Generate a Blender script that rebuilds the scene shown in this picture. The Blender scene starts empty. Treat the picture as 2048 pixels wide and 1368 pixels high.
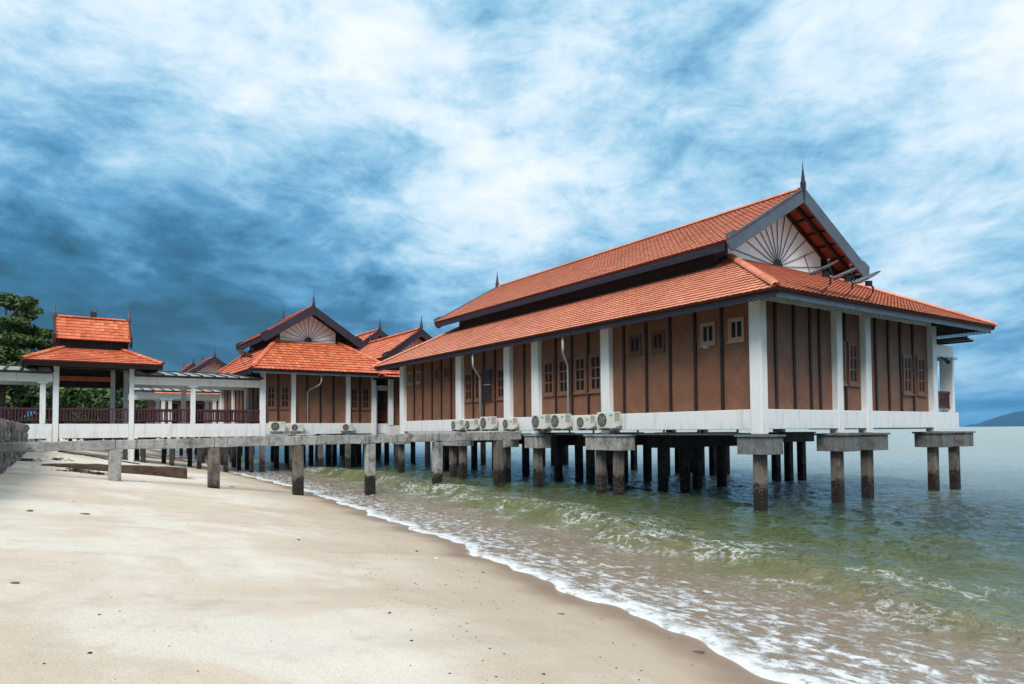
import bpy, math, random
import numpy as np
from mathutils import Matrix, Vector

random.seed(7)
rng = np.random.default_rng(11)
R = math.radians
scene = bpy.context.scene
COL = scene.collection

# ------------------------------------------------------------------ camera
CAMP = Vector((-16.39, -11.82, 2.3))
cd = bpy.data.cameras.new('camera')
cd.sensor_width = 36.0
cd.lens = 1380 / 2048 * 36.0
cd.shift_y = 128 / 2048
cd.clip_start = 0.1
cd.clip_end = 30000
cam = bpy.data.objects.new('camera', cd)
COL.objects.link(cam)
cam.matrix_world = (Matrix.Translation(CAMP) @ Matrix.Rotation(R(55.7 - 90), 4, 'Z')
                    @ Matrix.Rotation(R(92.0), 4, 'X') @ Matrix.Rotation(R(-0.45), 4, 'Z'))
scene.camera = cam

# ------------------------------------------------------------------ node helper
class NT:
    def __init__(s, tree):
        s.t = tree; s.n = tree.nodes; s.l = tree.links
    def node(s, typ, **kw):
        n = s.n.new(typ)
        for k, v in kw.items(): setattr(n, k, v)
        return n
    def put(s, sock, v):
        if hasattr(v, 'is_output') or isinstance(v, bpy.types.NodeSocket): s.l.new(v, sock)
        else:
            if isinstance(v, (tuple, list)) and len(v) == 3 and len(sock.default_value) == 4: v = (*v, 1)
            sock.default_value = v
    def m(s, op, a, b=0.0, c=None, clamp=False):
        n = s.node('ShaderNodeMath', operation=op, use_clamp=clamp)
        s.put(n.inputs[0], a); s.put(n.inputs[1], b)
        if c is not None: s.put(n.inputs[2], c)
        return n.outputs[0]
    def vm(s, op, a, b=(0, 0, 0)):
        n = s.node('ShaderNodeVectorMath', operation=op)
        s.put(n.inputs[0], a); s.put(n.inputs[1], b)
        return n.outputs['Value'] if op in ('DOT_PRODUCT', 'LENGTH', 'DISTANCE') else n.outputs[0]
    def sep(s, v):
        n = s.node('ShaderNodeSeparateXYZ'); s.put(n.inputs[0], v); return n.outputs
    def comb(s, x, y, z):
        n = s.node('ShaderNodeCombineXYZ')
        for i, q in enumerate((x, y, z)): s.put(n.inputs[i], q)
        return n.outputs[0]
    def noise(s, vec, scale, detail=4, rough=.55, dist=0.0, color=False):
        n = s.node('ShaderNodeTexNoise')
        s.put(n.inputs['Vector'], vec); s.put(n.inputs['Scale'], scale)
        n.inputs['Detail'].default_value = detail; n.inputs['Roughness'].default_value = rough
        n.inputs['Distortion'].default_value = dist
        return n.outputs['Color' if color else 'Fac']
    def vor(s, vec, scale, feature='F1', rand=1.0):
        n = s.node('ShaderNodeTexVoronoi', feature=feature)
        s.put(n.inputs['Vector'], vec); s.put(n.inputs['Scale'], scale)
        n.inputs['Randomness'].default_value = rand
        return n.outputs['Distance']
    def ramp(s, fac, stops, interp='LINEAR'):
        n = s.node('ShaderNodeValToRGB'); n.color_ramp.interpolation = interp
        e = n.color_ramp.elements
        while len(e) < len(stops): e.new(0.5)
        for q, (p, c) in zip(e, stops):
            q.position = p; q.color = (*c, 1) if len(c) == 3 else c
        s.put(n.inputs[0], fac); return n.outputs[0]
    def ss(s, x, a, b):
        n = s.node('ShaderNodeMapRange', interpolation_type='SMOOTHSTEP')
        s.put(n.inputs[0], x); n.inputs[1].default_value = a; n.inputs[2].default_value = b
        return n.outputs[0]
    def mix(s, f, a, b, blend='MIX'):
        n = s.node('ShaderNodeMix', data_type='RGBA', blend_type=blend)
        s.put(n.inputs[0], f); s.put(n.inputs[6], a); s.put(n.inputs[7], b)
        return n.outputs[2]
    def bump(s, h, strength=.5, dist=.05, normal=None):
        n = s.node('ShaderNodeBump'); n.inputs['Strength'].default_value = strength
        n.inputs['Distance'].default_value = dist; s.put(n.inputs['Height'], h)
        if normal is not None: s.put(n.inputs['Normal'], normal)
        return n.outputs[0]

# ------------------------------------------------------------------ world, sun, exposure
SUN_DIR = Vector((-0.60, -0.56, 0.80)).normalized()
world = bpy.data.worlds.new('World'); scene.world = world; world.use_nodes = True
w = NT(world.node_tree); w.n.clear()
sky = w.node('ShaderNodeTexSky', sky_type='NISHITA', sun_disc=False)
sky.sun_elevation = math.asin(SUN_DIR.z)
sky.sun_rotation = math.atan2(SUN_DIR.x, SUN_DIR.y)
sky.air_density = 1.4; sky.dust_density = 1.0
tc = w.node('ShaderNodeTexCoord')
d = w.vm('NORMALIZE', tc.outputs['Generated'])
dz = w.m('MAXIMUM', w.sep(d)[2], 0.0)
den = w.m('ADD', dz, 0.13)
a = w.m('DIVIDE', w.vm('DOT_PRODUCT', d, (.5635, .826, 0)), den)
b = w.m('DIVIDE', w.vm('DOT_PRODUCT', d, (.826, -.5635, 0)), den)
b0 = w.vm('DOT_PRODUCT', d, (.826, -.5635, 0))
p1 = w.comb(w.m('MULTIPLY', a, 0.55), w.m('MULTIPLY', b, 0.75), 3.7)
p2 = w.comb(w.m('MULTIPLY', a, 1.35), w.m('MULTIPLY', b, 2.1), 9.1)
p3 = w.comb(w.m('MULTIPLY', a, 1.6), w.m('MULTIPLY', b, 5.5), 1.3)
n1 = w.noise(p1, 1.0, 8, .55, .4)
n2 = w.noise(w.vm('MULTIPLY', d, (5.0, 5.0, 10.5)), 1.0, 13, .64, .35)
n2b = w.noise(w.vm('ADD', w.vm('MULTIPLY', d, (13.0, 13.0, 30.0)), (4.1, 2.2, 7.7)), 1.0, 9, .62, .5)
n3 = w.noise(p3, 1.1, 9, .62, .2)
elev = w.m('MULTIPLY_ADD', w.ss(dz, 0.04, 0.50), 0.42, 0.25)
azim = w.m('MULTIPLY', w.m('MULTIPLY', b0, 0.39), w.ss(dz, 0.50, 0.05))
v = w.m('ADD', elev, azim)
# cloud masses: (direction, angular radius in degrees, thickness), edges torn by noise
def sdir(px, py):
    q = cam.matrix_world.to_3x3() @ Vector(((px - 1024) / 1380, -(py - 812) / 1380, -1.0)); return tuple(q.normalized())
wv = w.noise(w.comb(w.m('MULTIPLY', a, .9), w.m('MULTIPLY', b, 1.5), 2.2), 1.0, 6, .6, 0, True)
wv = w.vm('MULTIPLY', w.vm('SUBTRACT', wv, (.5, .5, .5)), (.42, .42, .30))
dwarp = w.vm('NORMALIZE', w.vm('ADD', d, wv))
for (px, py, rad, amt) in ((480, 230, 14, .08), (960, 220, 12, .07), (880, 470, 8, .16), (1240, 90, 9, -.13), (60, 450, 15, -.07), (330, 610, 14, -.06), (700, 580, 12, -.08),
                           (1750, 120, 16, .04), (1150, 520, 8, .08), (1890, 400, 7, .10), (1930, 520, 9, .03), (1700, 470, 6, .06), (1900, 700, 9, -.05), (720, 345, 6, -.17), (60, 60, 8, -.12), (1560, 330, 8, -.09)):
    v = w.m('ADD', v, w.m('MULTIPLY', w.ss(w.vm('DOT_PRODUCT', dwarp, sdir(px, py)), math.cos(R(rad * 1.35)), math.cos(R(rad * .25))), amt))
v = w.m('ADD', v, w.m('MULTIPLY', w.m('SUBTRACT', n1, .5), .75))
v = w.m('ADD', v, w.m('MULTIPLY', w.m('SUBTRACT', n2, .5), 1.0))
v = w.m('ADD', v, w.m('MULTIPLY', w.m('SUBTRACT', n2b, .5), .46))
v = w.m('ADD', v, w.m('MULTIPLY', w.m('SUBTRACT', n3, .5), .22))
n4 = w.noise(w.vm('ADD', w.vm('MULTIPLY', d, (3.2, 3.2, 34.0)), (1.7, 5.2, .4)), 1.0, 8, .6, .3)
v = w.m('ADD', v, w.m('MULTIPLY', w.m('MULTIPLY', w.m('SUBTRACT', n4, .5), .55), w.ss(dz, .34, .06)))
v = w.m('MULTIPLY_ADD', v, 1.0, .085)
cl = w.ramp(v, [(0.0, (.016, .082, .132)), (.20, (.040, .168, .302)), (.40, (.128, .345, .562)),
                (.58, (.33, .585, .775)), (.76, (.64, .80, .915)), (.94, (.86, .925, .97))])
cl = w.mix(1.0, cl, (6.7, 6.7, 6.7), 'MULTIPLY')
skc = w.mix(.97, sky.outputs[0], cl)
bg = w.node('ShaderNodeBackground'); w.put(bg.inputs[0], skc); bg.inputs[1].default_value = 0.1
wo = w.node('ShaderNodeOutputWorld'); w.l.new(bg.outputs[0], wo.inputs[0])

sd = bpy.data.lights.new('sun', 'SUN'); sd.energy = 1.9; sd.angle = R(22); sd.color = (1.0, .955, .89)
sun = bpy.data.objects.new('sun', sd); COL.objects.link(sun)
sun.rotation_euler = SUN_DIR.to_track_quat('Z', 'Y').to_euler(); sun.location = SUN_DIR * 60
vs = scene.view_settings
vs.view_transform = 'Standard'; vs.look = 'None'; vs.gamma = 1.0; vs.exposure = 0.74
vs.use_curve_mapping = False
scene.cycles.max_bounces = 4
scene.cycles.diffuse_bounces = 3
scene.cycles.glossy_bounces = 3
scene.cycles.adaptive_threshold = 0.025
scene.cycles.transparent_max_bounces = 6

# ------------------------------------------------------------------ materials
MATS = {}
def mat(name, color, rough=.7, spec=.4, fn=None, metal=0.0):
    if name in MATS: return MATS[name]
    m_ = bpy.data.materials.new(name); m_.use_nodes = True
    t = NT(m_.node_tree); bs = t.n['Principled BSDF']
    bs.inputs['Base Color'].default_value = (*color, 1)
    bs.inputs['Roughness'].default_value = rough
    bs.inputs['Specular IOR Level'].default_value = spec
    bs.inputs['Metallic'].default_value = metal
    if fn: fn(t, bs)
    MATS[name] = m_
    return m_
def pos(t): return t.node('ShaderNodeNewGeometry').outputs['Position']
def vary(amount, scale, bump=0.0, bscale=None):
    def fn(t, bs):
        c = bs.inputs['Base Color'].default_value[:3]
        P = pos(t)
        n = t.noise(P, scale, 5, .6)
        lo = tuple(q * (1 - amount) for q in c); hi = tuple(min(1, q * (1 + amount)) for q in c)
        t.put(bs.inputs['Base Color'], t.ramp(n, [(.3, lo), (.7, hi)]))
        if bump:
            t.put(bs.inputs['Normal'], t.bump(t.noise(P, bscale or scale * 6, 4), bump, .02))
    return fn

def white_fn(t, bs):
    P = pos(t)
    s = t.sep(P)
    streak = t.noise(t.comb(t.m('MULTIPLY', s[0], 3.0), t.m('MULTIPLY', s[1], 3.0), t.m('MULTIPLY', s[2], .35)), 1.6, 5, .65)
    big = t.noise(P, .7, 5)
    low = t.m('MULTIPLY', t.ss(s[2], 2.62, 2.25), t.ss(t.noise(t.comb(t.m('MULTIPLY', s[0], 6.0), t.m('MULTIPLY', s[1], 6.0), t.m('MULTIPLY', s[2], .6)), 1.5, 5, .7), .42, .62))
    f = t.m('MULTIPLY', t.ss(streak, .50, .74), .60)
    c = t.mix(f, (.74, .74, .73), (.45, .44, .415))
    c = t.mix(t.m('MULTIPLY', t.ss(big, .5, .75), .25), c, (.60, .60, .585))
    c = t.mix(t.m('MULTIPLY', low, .28), c, (.38, .35, .31))
    t.put(bs.inputs['Base Color'], c)
    t.put(bs.inputs['Normal'], t.bump(t.noise(P, 14, 4), .12, .01))
WHITE = mat('white_paint', (.8, .8, .8), .6, .35, white_fn)

GABLE = mat('gable_whitewash', (.88, .88, .87), .6, .3, vary(.05, 2))
def tile_fn(base, dark, moss, vr=.9):
    def fn(t, bs):
        g = t.node('ShaderNodeNewGeometry')
        oi = t.node('ShaderNodeObjectInfo')
        r = t.m('FRACT', t.m('ADD', g.outputs['Random Per Island'], oi.outputs['Random']))
        P = g.outputs['Position']
        n = t.noise(P, .9, 5, .6)
        c = t.mix(t.m('MULTIPLY', r, vr), base, dark)
        c = t.mix(t.m('MULTIPLY', t.ss(n, .45, .75), moss), c, tuple(q * .55 for q in dark))
        g2 = t.noise(P, 30, 3)
        c = t.mix(t.m('MULTIPLY', t.ss(g2, .45, .8), .25), c, tuple(q * .6 for q in base))
        t.put(bs.inputs['Base Color'], c)
        t.put(bs.inputs['Normal'], t.bump(g2, .25, .01))
    return fn
TILE = mat('terracotta_tile', (.6, .2, .1), .62, .3, tile_fn((.80, .33, .205), (.62, .20, .11), .42, .75))
TILE_EDGE = mat('tile_edge_shade', (.38, .115, .062), .8, .2, vary(.35, 2.5))  # darker lips paint in the shadow line under each tile row
TILE2 = mat('weathered_terracotta_tile', (.5, .1, .05), .6, .3, tile_fn((.80, .24, .105), (.54, .095, .042), .45, .9))
DECK = mat('tile_underside', (.22, .05, .032), .8, .2, vary(.3, 3))

def brown_fn(sign):
    def fn(t, bs):
        tcn = t.node('ShaderNodeTexCoord').outputs['Object']
        s = t.sep(tcn)
        q = t.m('ADD', t.m('ADD', s[0], s[1]), t.m('MULTIPLY', s[2], sign))
        fr = t.m('FRACT', t.m('MULTIPLY', q, 7.6))
        tri = t.m('ABSOLUTE', t.m('SUBTRACT', fr, .5))
        groove = t.ss(tri, .34, .47)
        idx = t.m('FLOOR', t.m('MULTIPLY', q, 7.6))
        wn = t.node('ShaderNodeTexWhiteNoise', noise_dimensions='1D'); t.put(wn.inputs['W'], idx)
        n = t.noise(tcn, 2.2, 5, .6)
        c = t.ramp(n, [(.3, (.175, .075, .042)), (.7, (.25, .115, .066))])
        c = t.mix(t.m('MULTIPLY', wn.outputs[0], .25), c, (.14, .055, .03))
        c = t.mix(t.m('MULTIPLY', groove, .36), c, (.07, .026, .015))
        t.put(bs.inputs['Base Color'], c)
        t.put(bs.inputs['Normal'], t.bump(t.m('SUBTRACT', 1.0, groove), .6, .02))
    return fn
BROWN_A = mat('brown_boards_rising', (.2, .09, .05), .55, .35, brown_fn(1.0))
BROWN_B = mat('brown_boards_falling', (.2, .09, .05), .55, .35, brown_fn(-1.0))
FRAME = mat('brown_window_frame', (.20, .088, .052), .5, .35, vary(.12, 3))
PALEFRAME = mat('pale_window_frame', (.36, .215, .155), .5, .35, vary(.12, 3))
DIMFRAME = mat('shaded_window_frame', (.13, .056, .033), .55, .3, vary(.12, 3))  # same frame as the pale one, with its shade put into the colour
BATTEN = mat('dark_batten', (.022, .012, .011), .55, .3, vary(.2, 3))
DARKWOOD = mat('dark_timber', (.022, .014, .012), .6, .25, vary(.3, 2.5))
BARGE = mat('slate_bargeboard', (.075, .095, .125), .5, .4, vary(.22, 1.6))
BARGE2 = mat('aubergine_bargeboard', (.03, .022, .034), .5, .4, vary(.25, 2.0))
LACE2 = mat('slate_fretwork', (.085, .115, .16), .5, .35, vary(.2, 3))
LACE = mat('dark_fretwork', (.032, .032, .05), .5, .35, vary(.2, 3))
MAROON = mat('maroon_rail', (.075, .022, .026), .5, .35, vary(.25, 5))
GLASS = mat('dark_pane', (.008, .008, .009), .35, .2)
INK = mat('fan_paint', (.022, .026, .034), .55, .3)
METAL = mat('galvanised_pipe', (.42, .42, .42), .45, .5, vary(.15, 8))
def sheet_fn(t, bs):
    tr = t.node('ShaderNodeBsdfTranslucent'); tr.inputs[0].default_value = (.8, .82, .80, 1)
    mx = t.node('ShaderNodeMixShader'); mx.inputs[0].default_value = .55
    t.l.new(bs.outputs[0], mx.inputs[1]); t.l.new(tr.outputs[0], mx.inputs[2])
    t.l.new(mx.outputs[0], t.n['Material Output'].inputs[0])
SHEET = mat('pale_roof_sheet', (.62, .63, .61), .45, .45, sheet_fn)

def concrete_fn(base, dark):
    def fn(t, bs):
        P = pos(t); s = t.sep(P)
        n = t.noise(P, 1.6, 6, .62); n2 = t.noise(P, 9, 5, .6)
        st = t.noise(t.comb(t.m('MULTIPLY', s[0], 5), t.m('MULTIPLY', s[1], 5), t.m('MULTIPLY', s[2], .7)), 1.3, 5, .65)
        c = t.mix(t.ss(n, .35, .7), base, tuple(q * .66 for q in base))
        c = t.mix(t.m('MULTIPLY', t.ss(st, .5, .68), .75), c, dark)
        c = t.mix(t.m('MULTIPLY', t.ss(n2, .46, .68), .55), c, tuple(q * .42 for q in base))
        c = t.mix(t.m('MULTIPLY', t.ss(t.noise(P, 3.3, 6, .7), .52, .66), .6), c, dark)
        # tide mark: algae and barnacles where the sea reaches
        zt = t.m('ADD', s[2], t.m('MULTIPLY', t.m('SUBTRACT', t.noise(P, 5, 6, .7), .5), .95))
        wet = t.ss(zt, .86, .62)
        barn = t.ss(t.vor(P, 17), .40, .20)
        alg = t.mix(t.m('MULTIPLY', barn, t.m('MULTIPLY', t.ss(t.noise(P, 3), .42, .6), .8)), (.022, .018, .014), (.23, .18, .14))
        c = t.mix(wet, c, alg)
        t.put(bs.inputs['Base Color'], c)
        h = t.m('ADD', t.m('MULTIPLY', n2, .6), t.m('MULTIPLY', t.m('MULTIPLY', barn, wet), .8))
        t.put(bs.inputs['Normal'], t.bump(h, .7, .03))
    return fn
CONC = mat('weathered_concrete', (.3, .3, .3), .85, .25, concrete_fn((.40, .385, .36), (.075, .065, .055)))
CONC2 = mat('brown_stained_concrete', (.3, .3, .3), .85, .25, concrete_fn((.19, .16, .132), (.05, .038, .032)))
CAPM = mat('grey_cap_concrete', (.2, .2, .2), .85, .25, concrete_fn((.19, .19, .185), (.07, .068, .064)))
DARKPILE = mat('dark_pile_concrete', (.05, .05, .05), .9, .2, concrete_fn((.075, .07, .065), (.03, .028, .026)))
ACBODY = mat('air_conditioner_casing', (.62, .60, .54), .45, .45, vary(.08, 3))
ACGREY = mat('air_conditioner_grille', (.20, .195, .18), .5, .4)
ACDARK = mat('air_conditioner_well', (.02, .02, .02), .6, .3)
GREENLABEL = mat('green_badge', (.05, .42, .25), .4, .4)
BLACKM = mat('black_metal', (.015, .015, .017), .4, .45)
DISHM = mat('dish_paint', (.09, .10, .115), .38, .5)

# ------------------------------------------------------------------ mesh helpers
def woff(o):
    v_ = Vector((0, 0, 0))
    while o is not None:
        v_ = v_ + o.location; o = o.parent
    return v_
def setp(o, label=None, cat=None, group=None, kind=None):
    if label: o['label'] = label
    if cat: o['category'] = cat
    if group: o['group'] = group
    if kind: o['kind'] = kind
    return o
def thing(name, loc, label, cat, group=None):
    o = bpy.data.objects.new(name, None); COL.objects.link(o)
    o.location = loc; o.empty_display_size = .3
    return setp(o, label, cat, group)
class MB:
    def __init__(s): s.v = []; s.f = []
    def add(s, vs_, fs):
        k = len(s.v); s.v += [tuple(q) for q in vs_]; s.f += [tuple(i + k for i in f) for f in fs]; return s
    def box(s, x0, x1, y0, y1, z0, z1):
        if x0 > x1: x0, x1 = x1, x0
        if y0 > y1: y0, y1 = y1, y0
        return s.add([(x0, y0, z0), (x1, y0, z0), (x1, y1, z0), (x0, y1, z0), (x0, y0, z1), (x1, y0, z1), (x1, y1, z1), (x0, y1, z1)],
                     [(0, 3, 2, 1), (4, 5, 6, 7), (0, 1, 5, 4), (1, 2, 6, 5), (2, 3, 7, 6), (3, 0, 4, 7)])
    def prism(s, poly, ext):
        """poly: list of 3D points, ext: extrusion vector"""
        n = len(poly); P = [Vector(p) for p in poly]; e = Vector(ext)
        nn = Vector((0, 0, 0))
        for i in range(n): nn += P[i].cross(P[(i + 1) % n])
        if nn.dot(e) > 0: P.reverse()
        return s.add([*P, *[p + e for p in P]],
                     [tuple(range(n)), tuple(range(2 * n - 1, n - 1, -1))] + [(i, i + n, (i + 1) % n + n, (i + 1) % n) for i in range(n)])
    def tube(s, pts, r, n=8, r1=None, cap=True):
        P = [Vector(p) for p in pts]; rings = []
        for i, p in enumerate(P):
            if i == 0: t = P[1] - P[0]
            elif i == len(P) - 1: t = P[-1] - P[-2]
            else: t = (P[i + 1] - P[i]).normalized() + (P[i] - P[i - 1]).normalized()
            t.normalize()
            up = Vector((0, 0, 1)) if abs(t.z) < .9 else Vector((1, 0, 0))
            x = t.cross(up).normalized(); y = x.cross(t)
            rr = r if r1 is None else r + (r1 - r) * i / (len(P) - 1)
            rings.append([p + (x * math.cos(q) + y * math.sin(q)) * rr for q in [2 * math.pi * j / n for j in range(n)]])
        vs_ = [q for ring in rings for q in ring]; fs = []
        for i in range(len(P) - 1):
            for j in range(n):
                fs.append((i * n + j, i * n + (j + 1) % n, (i + 1) * n + (j + 1) % n, (i + 1) * n + j))
        if cap: fs += [tuple(range(n - 1, -1, -1)), tuple(range((len(P) - 1) * n, len(P) * n))]
        return s.add(vs_, fs)
    def beam(s, p0, p1, wd, ht):
        p0, p1 = Vector(p0), Vector(p1); t = (p1 - p0).normalized()
        up = Vector((0, 0, 1)) if abs(t.z) < .95 else Vector((1, 0, 0))
        x = t.cross(up).normalized() * wd / 2; y = x.cross(t).normalized() * ht / 2
        c = [-x - y, x - y, x + y, -x + y]
        return s.add([p0 + q for q in c] + [p1 + q for q in c],
                     [(0, 3, 2, 1)[::-1], (4, 5, 6, 7)[::-1]] + [(i, i + 4, (i + 1) % 4 + 4, (i + 1) % 4)[::-1] for i in range(4)])
    def mesh(s, name, mt, off=Vector((0, 0, 0)), smooth=False):
        me = bpy.data.meshes.new(name)
        me.from_pydata([(q[0] - off[0], q[1] - off[1], q[2] - off[2]) for q in s.v], [], s.f)
        if mt: me.materials.append(mt)
        if smooth: me.polygons.foreach_set('use_smooth', [True] * len(me.polygons))
        me.update(); return me
    def build(s, name, mt, parent=None, smooth=False, loc=None):
        """world coordinates in; origin at the parent's origin, or at loc for a thing that is one mesh"""
        off = woff(parent) if parent else Vector(loc or (0, 0, 0))
        o = bpy.data.objects.new(name, s.mesh(name, mt, off, smooth)); COL.objects.link(o)
        if parent: o.parent = parent
        else: o.location = off
        return o
def inst(name, me, parent, M):
    """piece sharing mesh data, M = world matrix"""
    o = bpy.data.objects.new(name, me); COL.objects.link(o); o.parent = parent
    o.matrix_basis = Matrix.Translation(-woff(parent)) @ M
    return o
def bevel(o, wd=.015, seg=2):
    b_ = o.modifiers.new('bevel', 'BEVEL'); b_.width = wd; b_.segments = seg; b_.limit_method = 'ANGLE'
    return o
def copy_tree(o, parent=None):
    c = o.copy(); COL.objects.link(c); c.parent = parent
    for ch in list(o.children): copy_tree(ch, c)
    return c

# ------------------------------------------------------------------ roof tiles
TW, TE = .21, .235
def tile_proto(w_=TW, e_=TE, amp=.0065, lift=.034, seg=5):
    L = e_ * 1.16; vs_ = []; fs = []
    for i in range(seg + 1):
        x = w_ * i / seg; z = amp * (1 + math.cos(2 * math.pi * i / seg + .5))
        vs_ += [(x, .012, z + lift - .034), (x, 0, z + lift), (x, L, z)]
    for i in range(seg):
        k = 3 * i
        fs += [(k, k + 3, k + 4, k + 1), (k + 1, k + 4, k + 5, k + 2)]
    return vs_, fs
TP = {}
def tproto(key):
    if key not in TP:
        TP[key] = tile_proto(*key)
    return TP[key]
def slope_frame(A, B, C, D):
    A, B, C, D = map(Vector, (A, B, C, D))
    e = (B - A).normalized(); u = (D - A) - e * (D - A).dot(e); H = u.length; u.normalize(); n = e.cross(u)
    return A, e, u, n, H, (B - A).length, (D - A).dot(e), (C - B).dot(e)
def tiles_on(A, B, C, D, w_=TW, e_=TE):
    A, e, u, n, H, L, da, db = slope_frame(A, B, C, D)
    out = []
    nr = max(1, int(H / e_ + .35))
    for r_ in range(nr):
        v_ = r_ * e_; vm_ = min(v_ + e_ * .5, H)
        lo = da * vm_ / H; hi = L + db * vm_ / H
        i0 = int(math.floor(lo / w_)); i1 = int(math.ceil(hi / w_))
        for i in range(i0, i1):
            if i * w_ > lo - w_ * .62 and (i + 1) * w_ < hi + w_ * .62:
                p = A + e * (i * w_) + u * (v_ - .05)
                p = p + n * random.uniform(0, .006)
                out.append(Matrix(((e.x, u.x, n.x, p.x), (e.y, u.y, n.y, p.y), (e.z, u.z, n.z, p.z), (0, 0, 0, 1))))
    return out
def joined_tiles(name, mts, mt, parent, key=(TW, TE), kind='stuff'):
    vs_, fs = tproto(key); V = np.array(vs_); nv = len(vs_)
    if not mts: return None
    M = np.array([[list(r_) for r_ in m_] for m_ in mts])
    off = np.array(woff(parent))
    W_ = np.einsum('tij,vj->tvi', M[:, :3, :3], V) + M[:, None, :3, 3] - off
    F = (np.array(fs)[None] + (np.arange(len(mts)) * nv)[:, None, None]).reshape(-1, 4)
    me = bpy.data.meshes.new(name)
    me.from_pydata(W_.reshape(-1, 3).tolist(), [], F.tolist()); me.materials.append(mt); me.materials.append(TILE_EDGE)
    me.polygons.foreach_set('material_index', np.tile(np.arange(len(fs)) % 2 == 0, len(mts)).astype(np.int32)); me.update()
    o = bpy.data.objects.new(name, me); COL.objects.link(o); o.parent = parent
    if kind: o['kind'] = kind
    return o
CAPPROTO = {}
def cap_tiles(name, P0, P1, mt, parent, step=.32, r=.13):
    """overlapping half-round ridge or hip tiles, each its own piece"""
    P0, P1 = Vector(P0), Vector(P1); t = (P1 - P0).normalized(); L = (P1 - P0).length
    x = t.cross(Vector((0, 0, 1))).normalized(); z = x.cross(t)
    if (mt.name, r, step) not in CAPPROTO:
        m_ = MB(); n = 6; vs_ = []; fs = []
        for yy, rr in ((0, r * 1.1), (step * 1.12, r * .88)):
            for i in range(n + 1):
                q = math.pi * i / n
                vs_.append((-rr * math.cos(q), yy, rr * math.sin(q) * .75))
        for i in range(n): fs.append((i, i + 1, n + 2 + i, n + 1 + i)[::-1])
        k = len(vs_)
        for i in range(n + 1):
            q = math.pi * i / n; vs_.append((-r * .9 * math.cos(q), 0, r * .9 * math.sin(q) * .75))
        for i in range(n): fs.append((i, i + 1, k + i + 1, k + i))
        m_.add(vs_, fs); CAPPROTO[(mt.name, r, step)] = m_.mesh(name, mt)
    me = CAPPROTO[(mt.name, r, step)]
    for i in range(int(L / step + .5)):
        p = P0 + t * (i * step)
        inst(name, me, parent, Matrix(((x.x, t.x, z.x, p.x), (x.y, t.y, z.y, p.y), (x.z, t.z, z.z, p.z), (0, 0, 0, 1))))
def slab(m_, A, B, C, D, t0, t1):
    A, B, C, D = map(Vector, (A, B, C, D)); n = (B - A).cross(D - A).normalized()
    m_.add([A + n * t0, B + n * t0, C + n * t0, D + n * t0, A + n * t1, B + n * t1, C + n * t1, D + n * t1],
           [(3, 2, 1, 0), (4, 5, 6, 7), (0, 1, 5, 4), (1, 2, 6, 5), (2, 3, 7, 6), (3, 0, 4, 7)])

# ------------------------------------------------------------------ fretwork hanging from an eave
def fretwork(m_, P0, P1, top, out, pitch=.17):
    P0, P1 = Vector(P0), Vector(P1); t = (P1 - P0); L = t.length; t.normalize(); o_ = Vector(out) * .012
    n = int(L / pitch); r = pitch * .47; z = Vector((0, 0, 1))
    q0, q1 = P0 + z * top, P1 + z * top
    m_.prism([q0 - z * .03 - o_, q1 - z * .03 - o_, q1 - o_, q0 - o_], o_ * 2)
    K = 8
    for i in range(n):
        c = P0 + t * (pitch * (i + .5)) + z * (top - .03 - r * .85)
        vs_ = []; fs = []
        for s_ in (-1, 1):
            for rr in (r, r * .42):
                for j in range(K):
                    q = 2 * math.pi * j / K + .39
                    vs_.append(c + o_ * s_ + (t * math.cos(q) + z * math.sin(q)) * rr)
        for j in range(K):
            k = (j + 1) % K
            fs += [(j, k, K + k, K + j), (2 * K + j, 3 * K + j, 3 * K + k, 2 * K + k), (j, 2 * K + j, 2 * K + k, k), (K + j, K + k, 3 * K + k, 3 * K + j)]
        m_.add(vs_, fs)

def spike(m_, x, y, z0, h, r=.11, low=.55):
    """tapering roof finial with a collar, square in section"""
    prof = [(-low, r * .35), (-low + .06, r * .55), (-low + .12, r * .4), (-low + .18, r * .6), (-.1, r * .75), (.05, r * .95), (.22, r * 1.0), (.27, r * .72), (.45, r * .55), (h * .75, r * .22), (h, .008)]
    vs_ = []; fs = []; N = 6
    for zz, rr in prof:
        for j in range(N):
            q = 2 * math.pi * (j + .5) / N
            vs_.append((x + rr * math.cos(q), y + rr * math.sin(q), z0 + zz))
    for i in range(len(prof) - 1):
        for j in range(N): fs.append((i * N + j, i * N + (j + 1) % N, (i + 1) * N + (j + 1) % N, (i + 1) * N + j))
    fs.append(tuple(range(N - 1, -1, -1))); m_.add(vs_, fs)

def bargeboard(m_, apex, side, along, H, k, thick, a_=.09, b_=.40):
    """board under the rake; apex point, side = horizontal unit vector towards the eave, along = thickness direction"""
    A = Vector(apex); s_ = Vector(side); z = Vector((0, 0, 1))
    pl = [(0, a_), (H - .45, -k * (H - .45) + a_), (H - .30, -k * (H - .40) + a_ + .03), (H + .06, -k * (H - .14) + a_),
          (H + .02, -k * H - .12), (H - .10, -k * H - .28), (H - .22, -k * (H - .12) - b_), (0, -b_ * 1.12)]
    m_.prism([A + s_ * h + z * q for h, q in pl], Vector(along) * thick)

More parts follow.
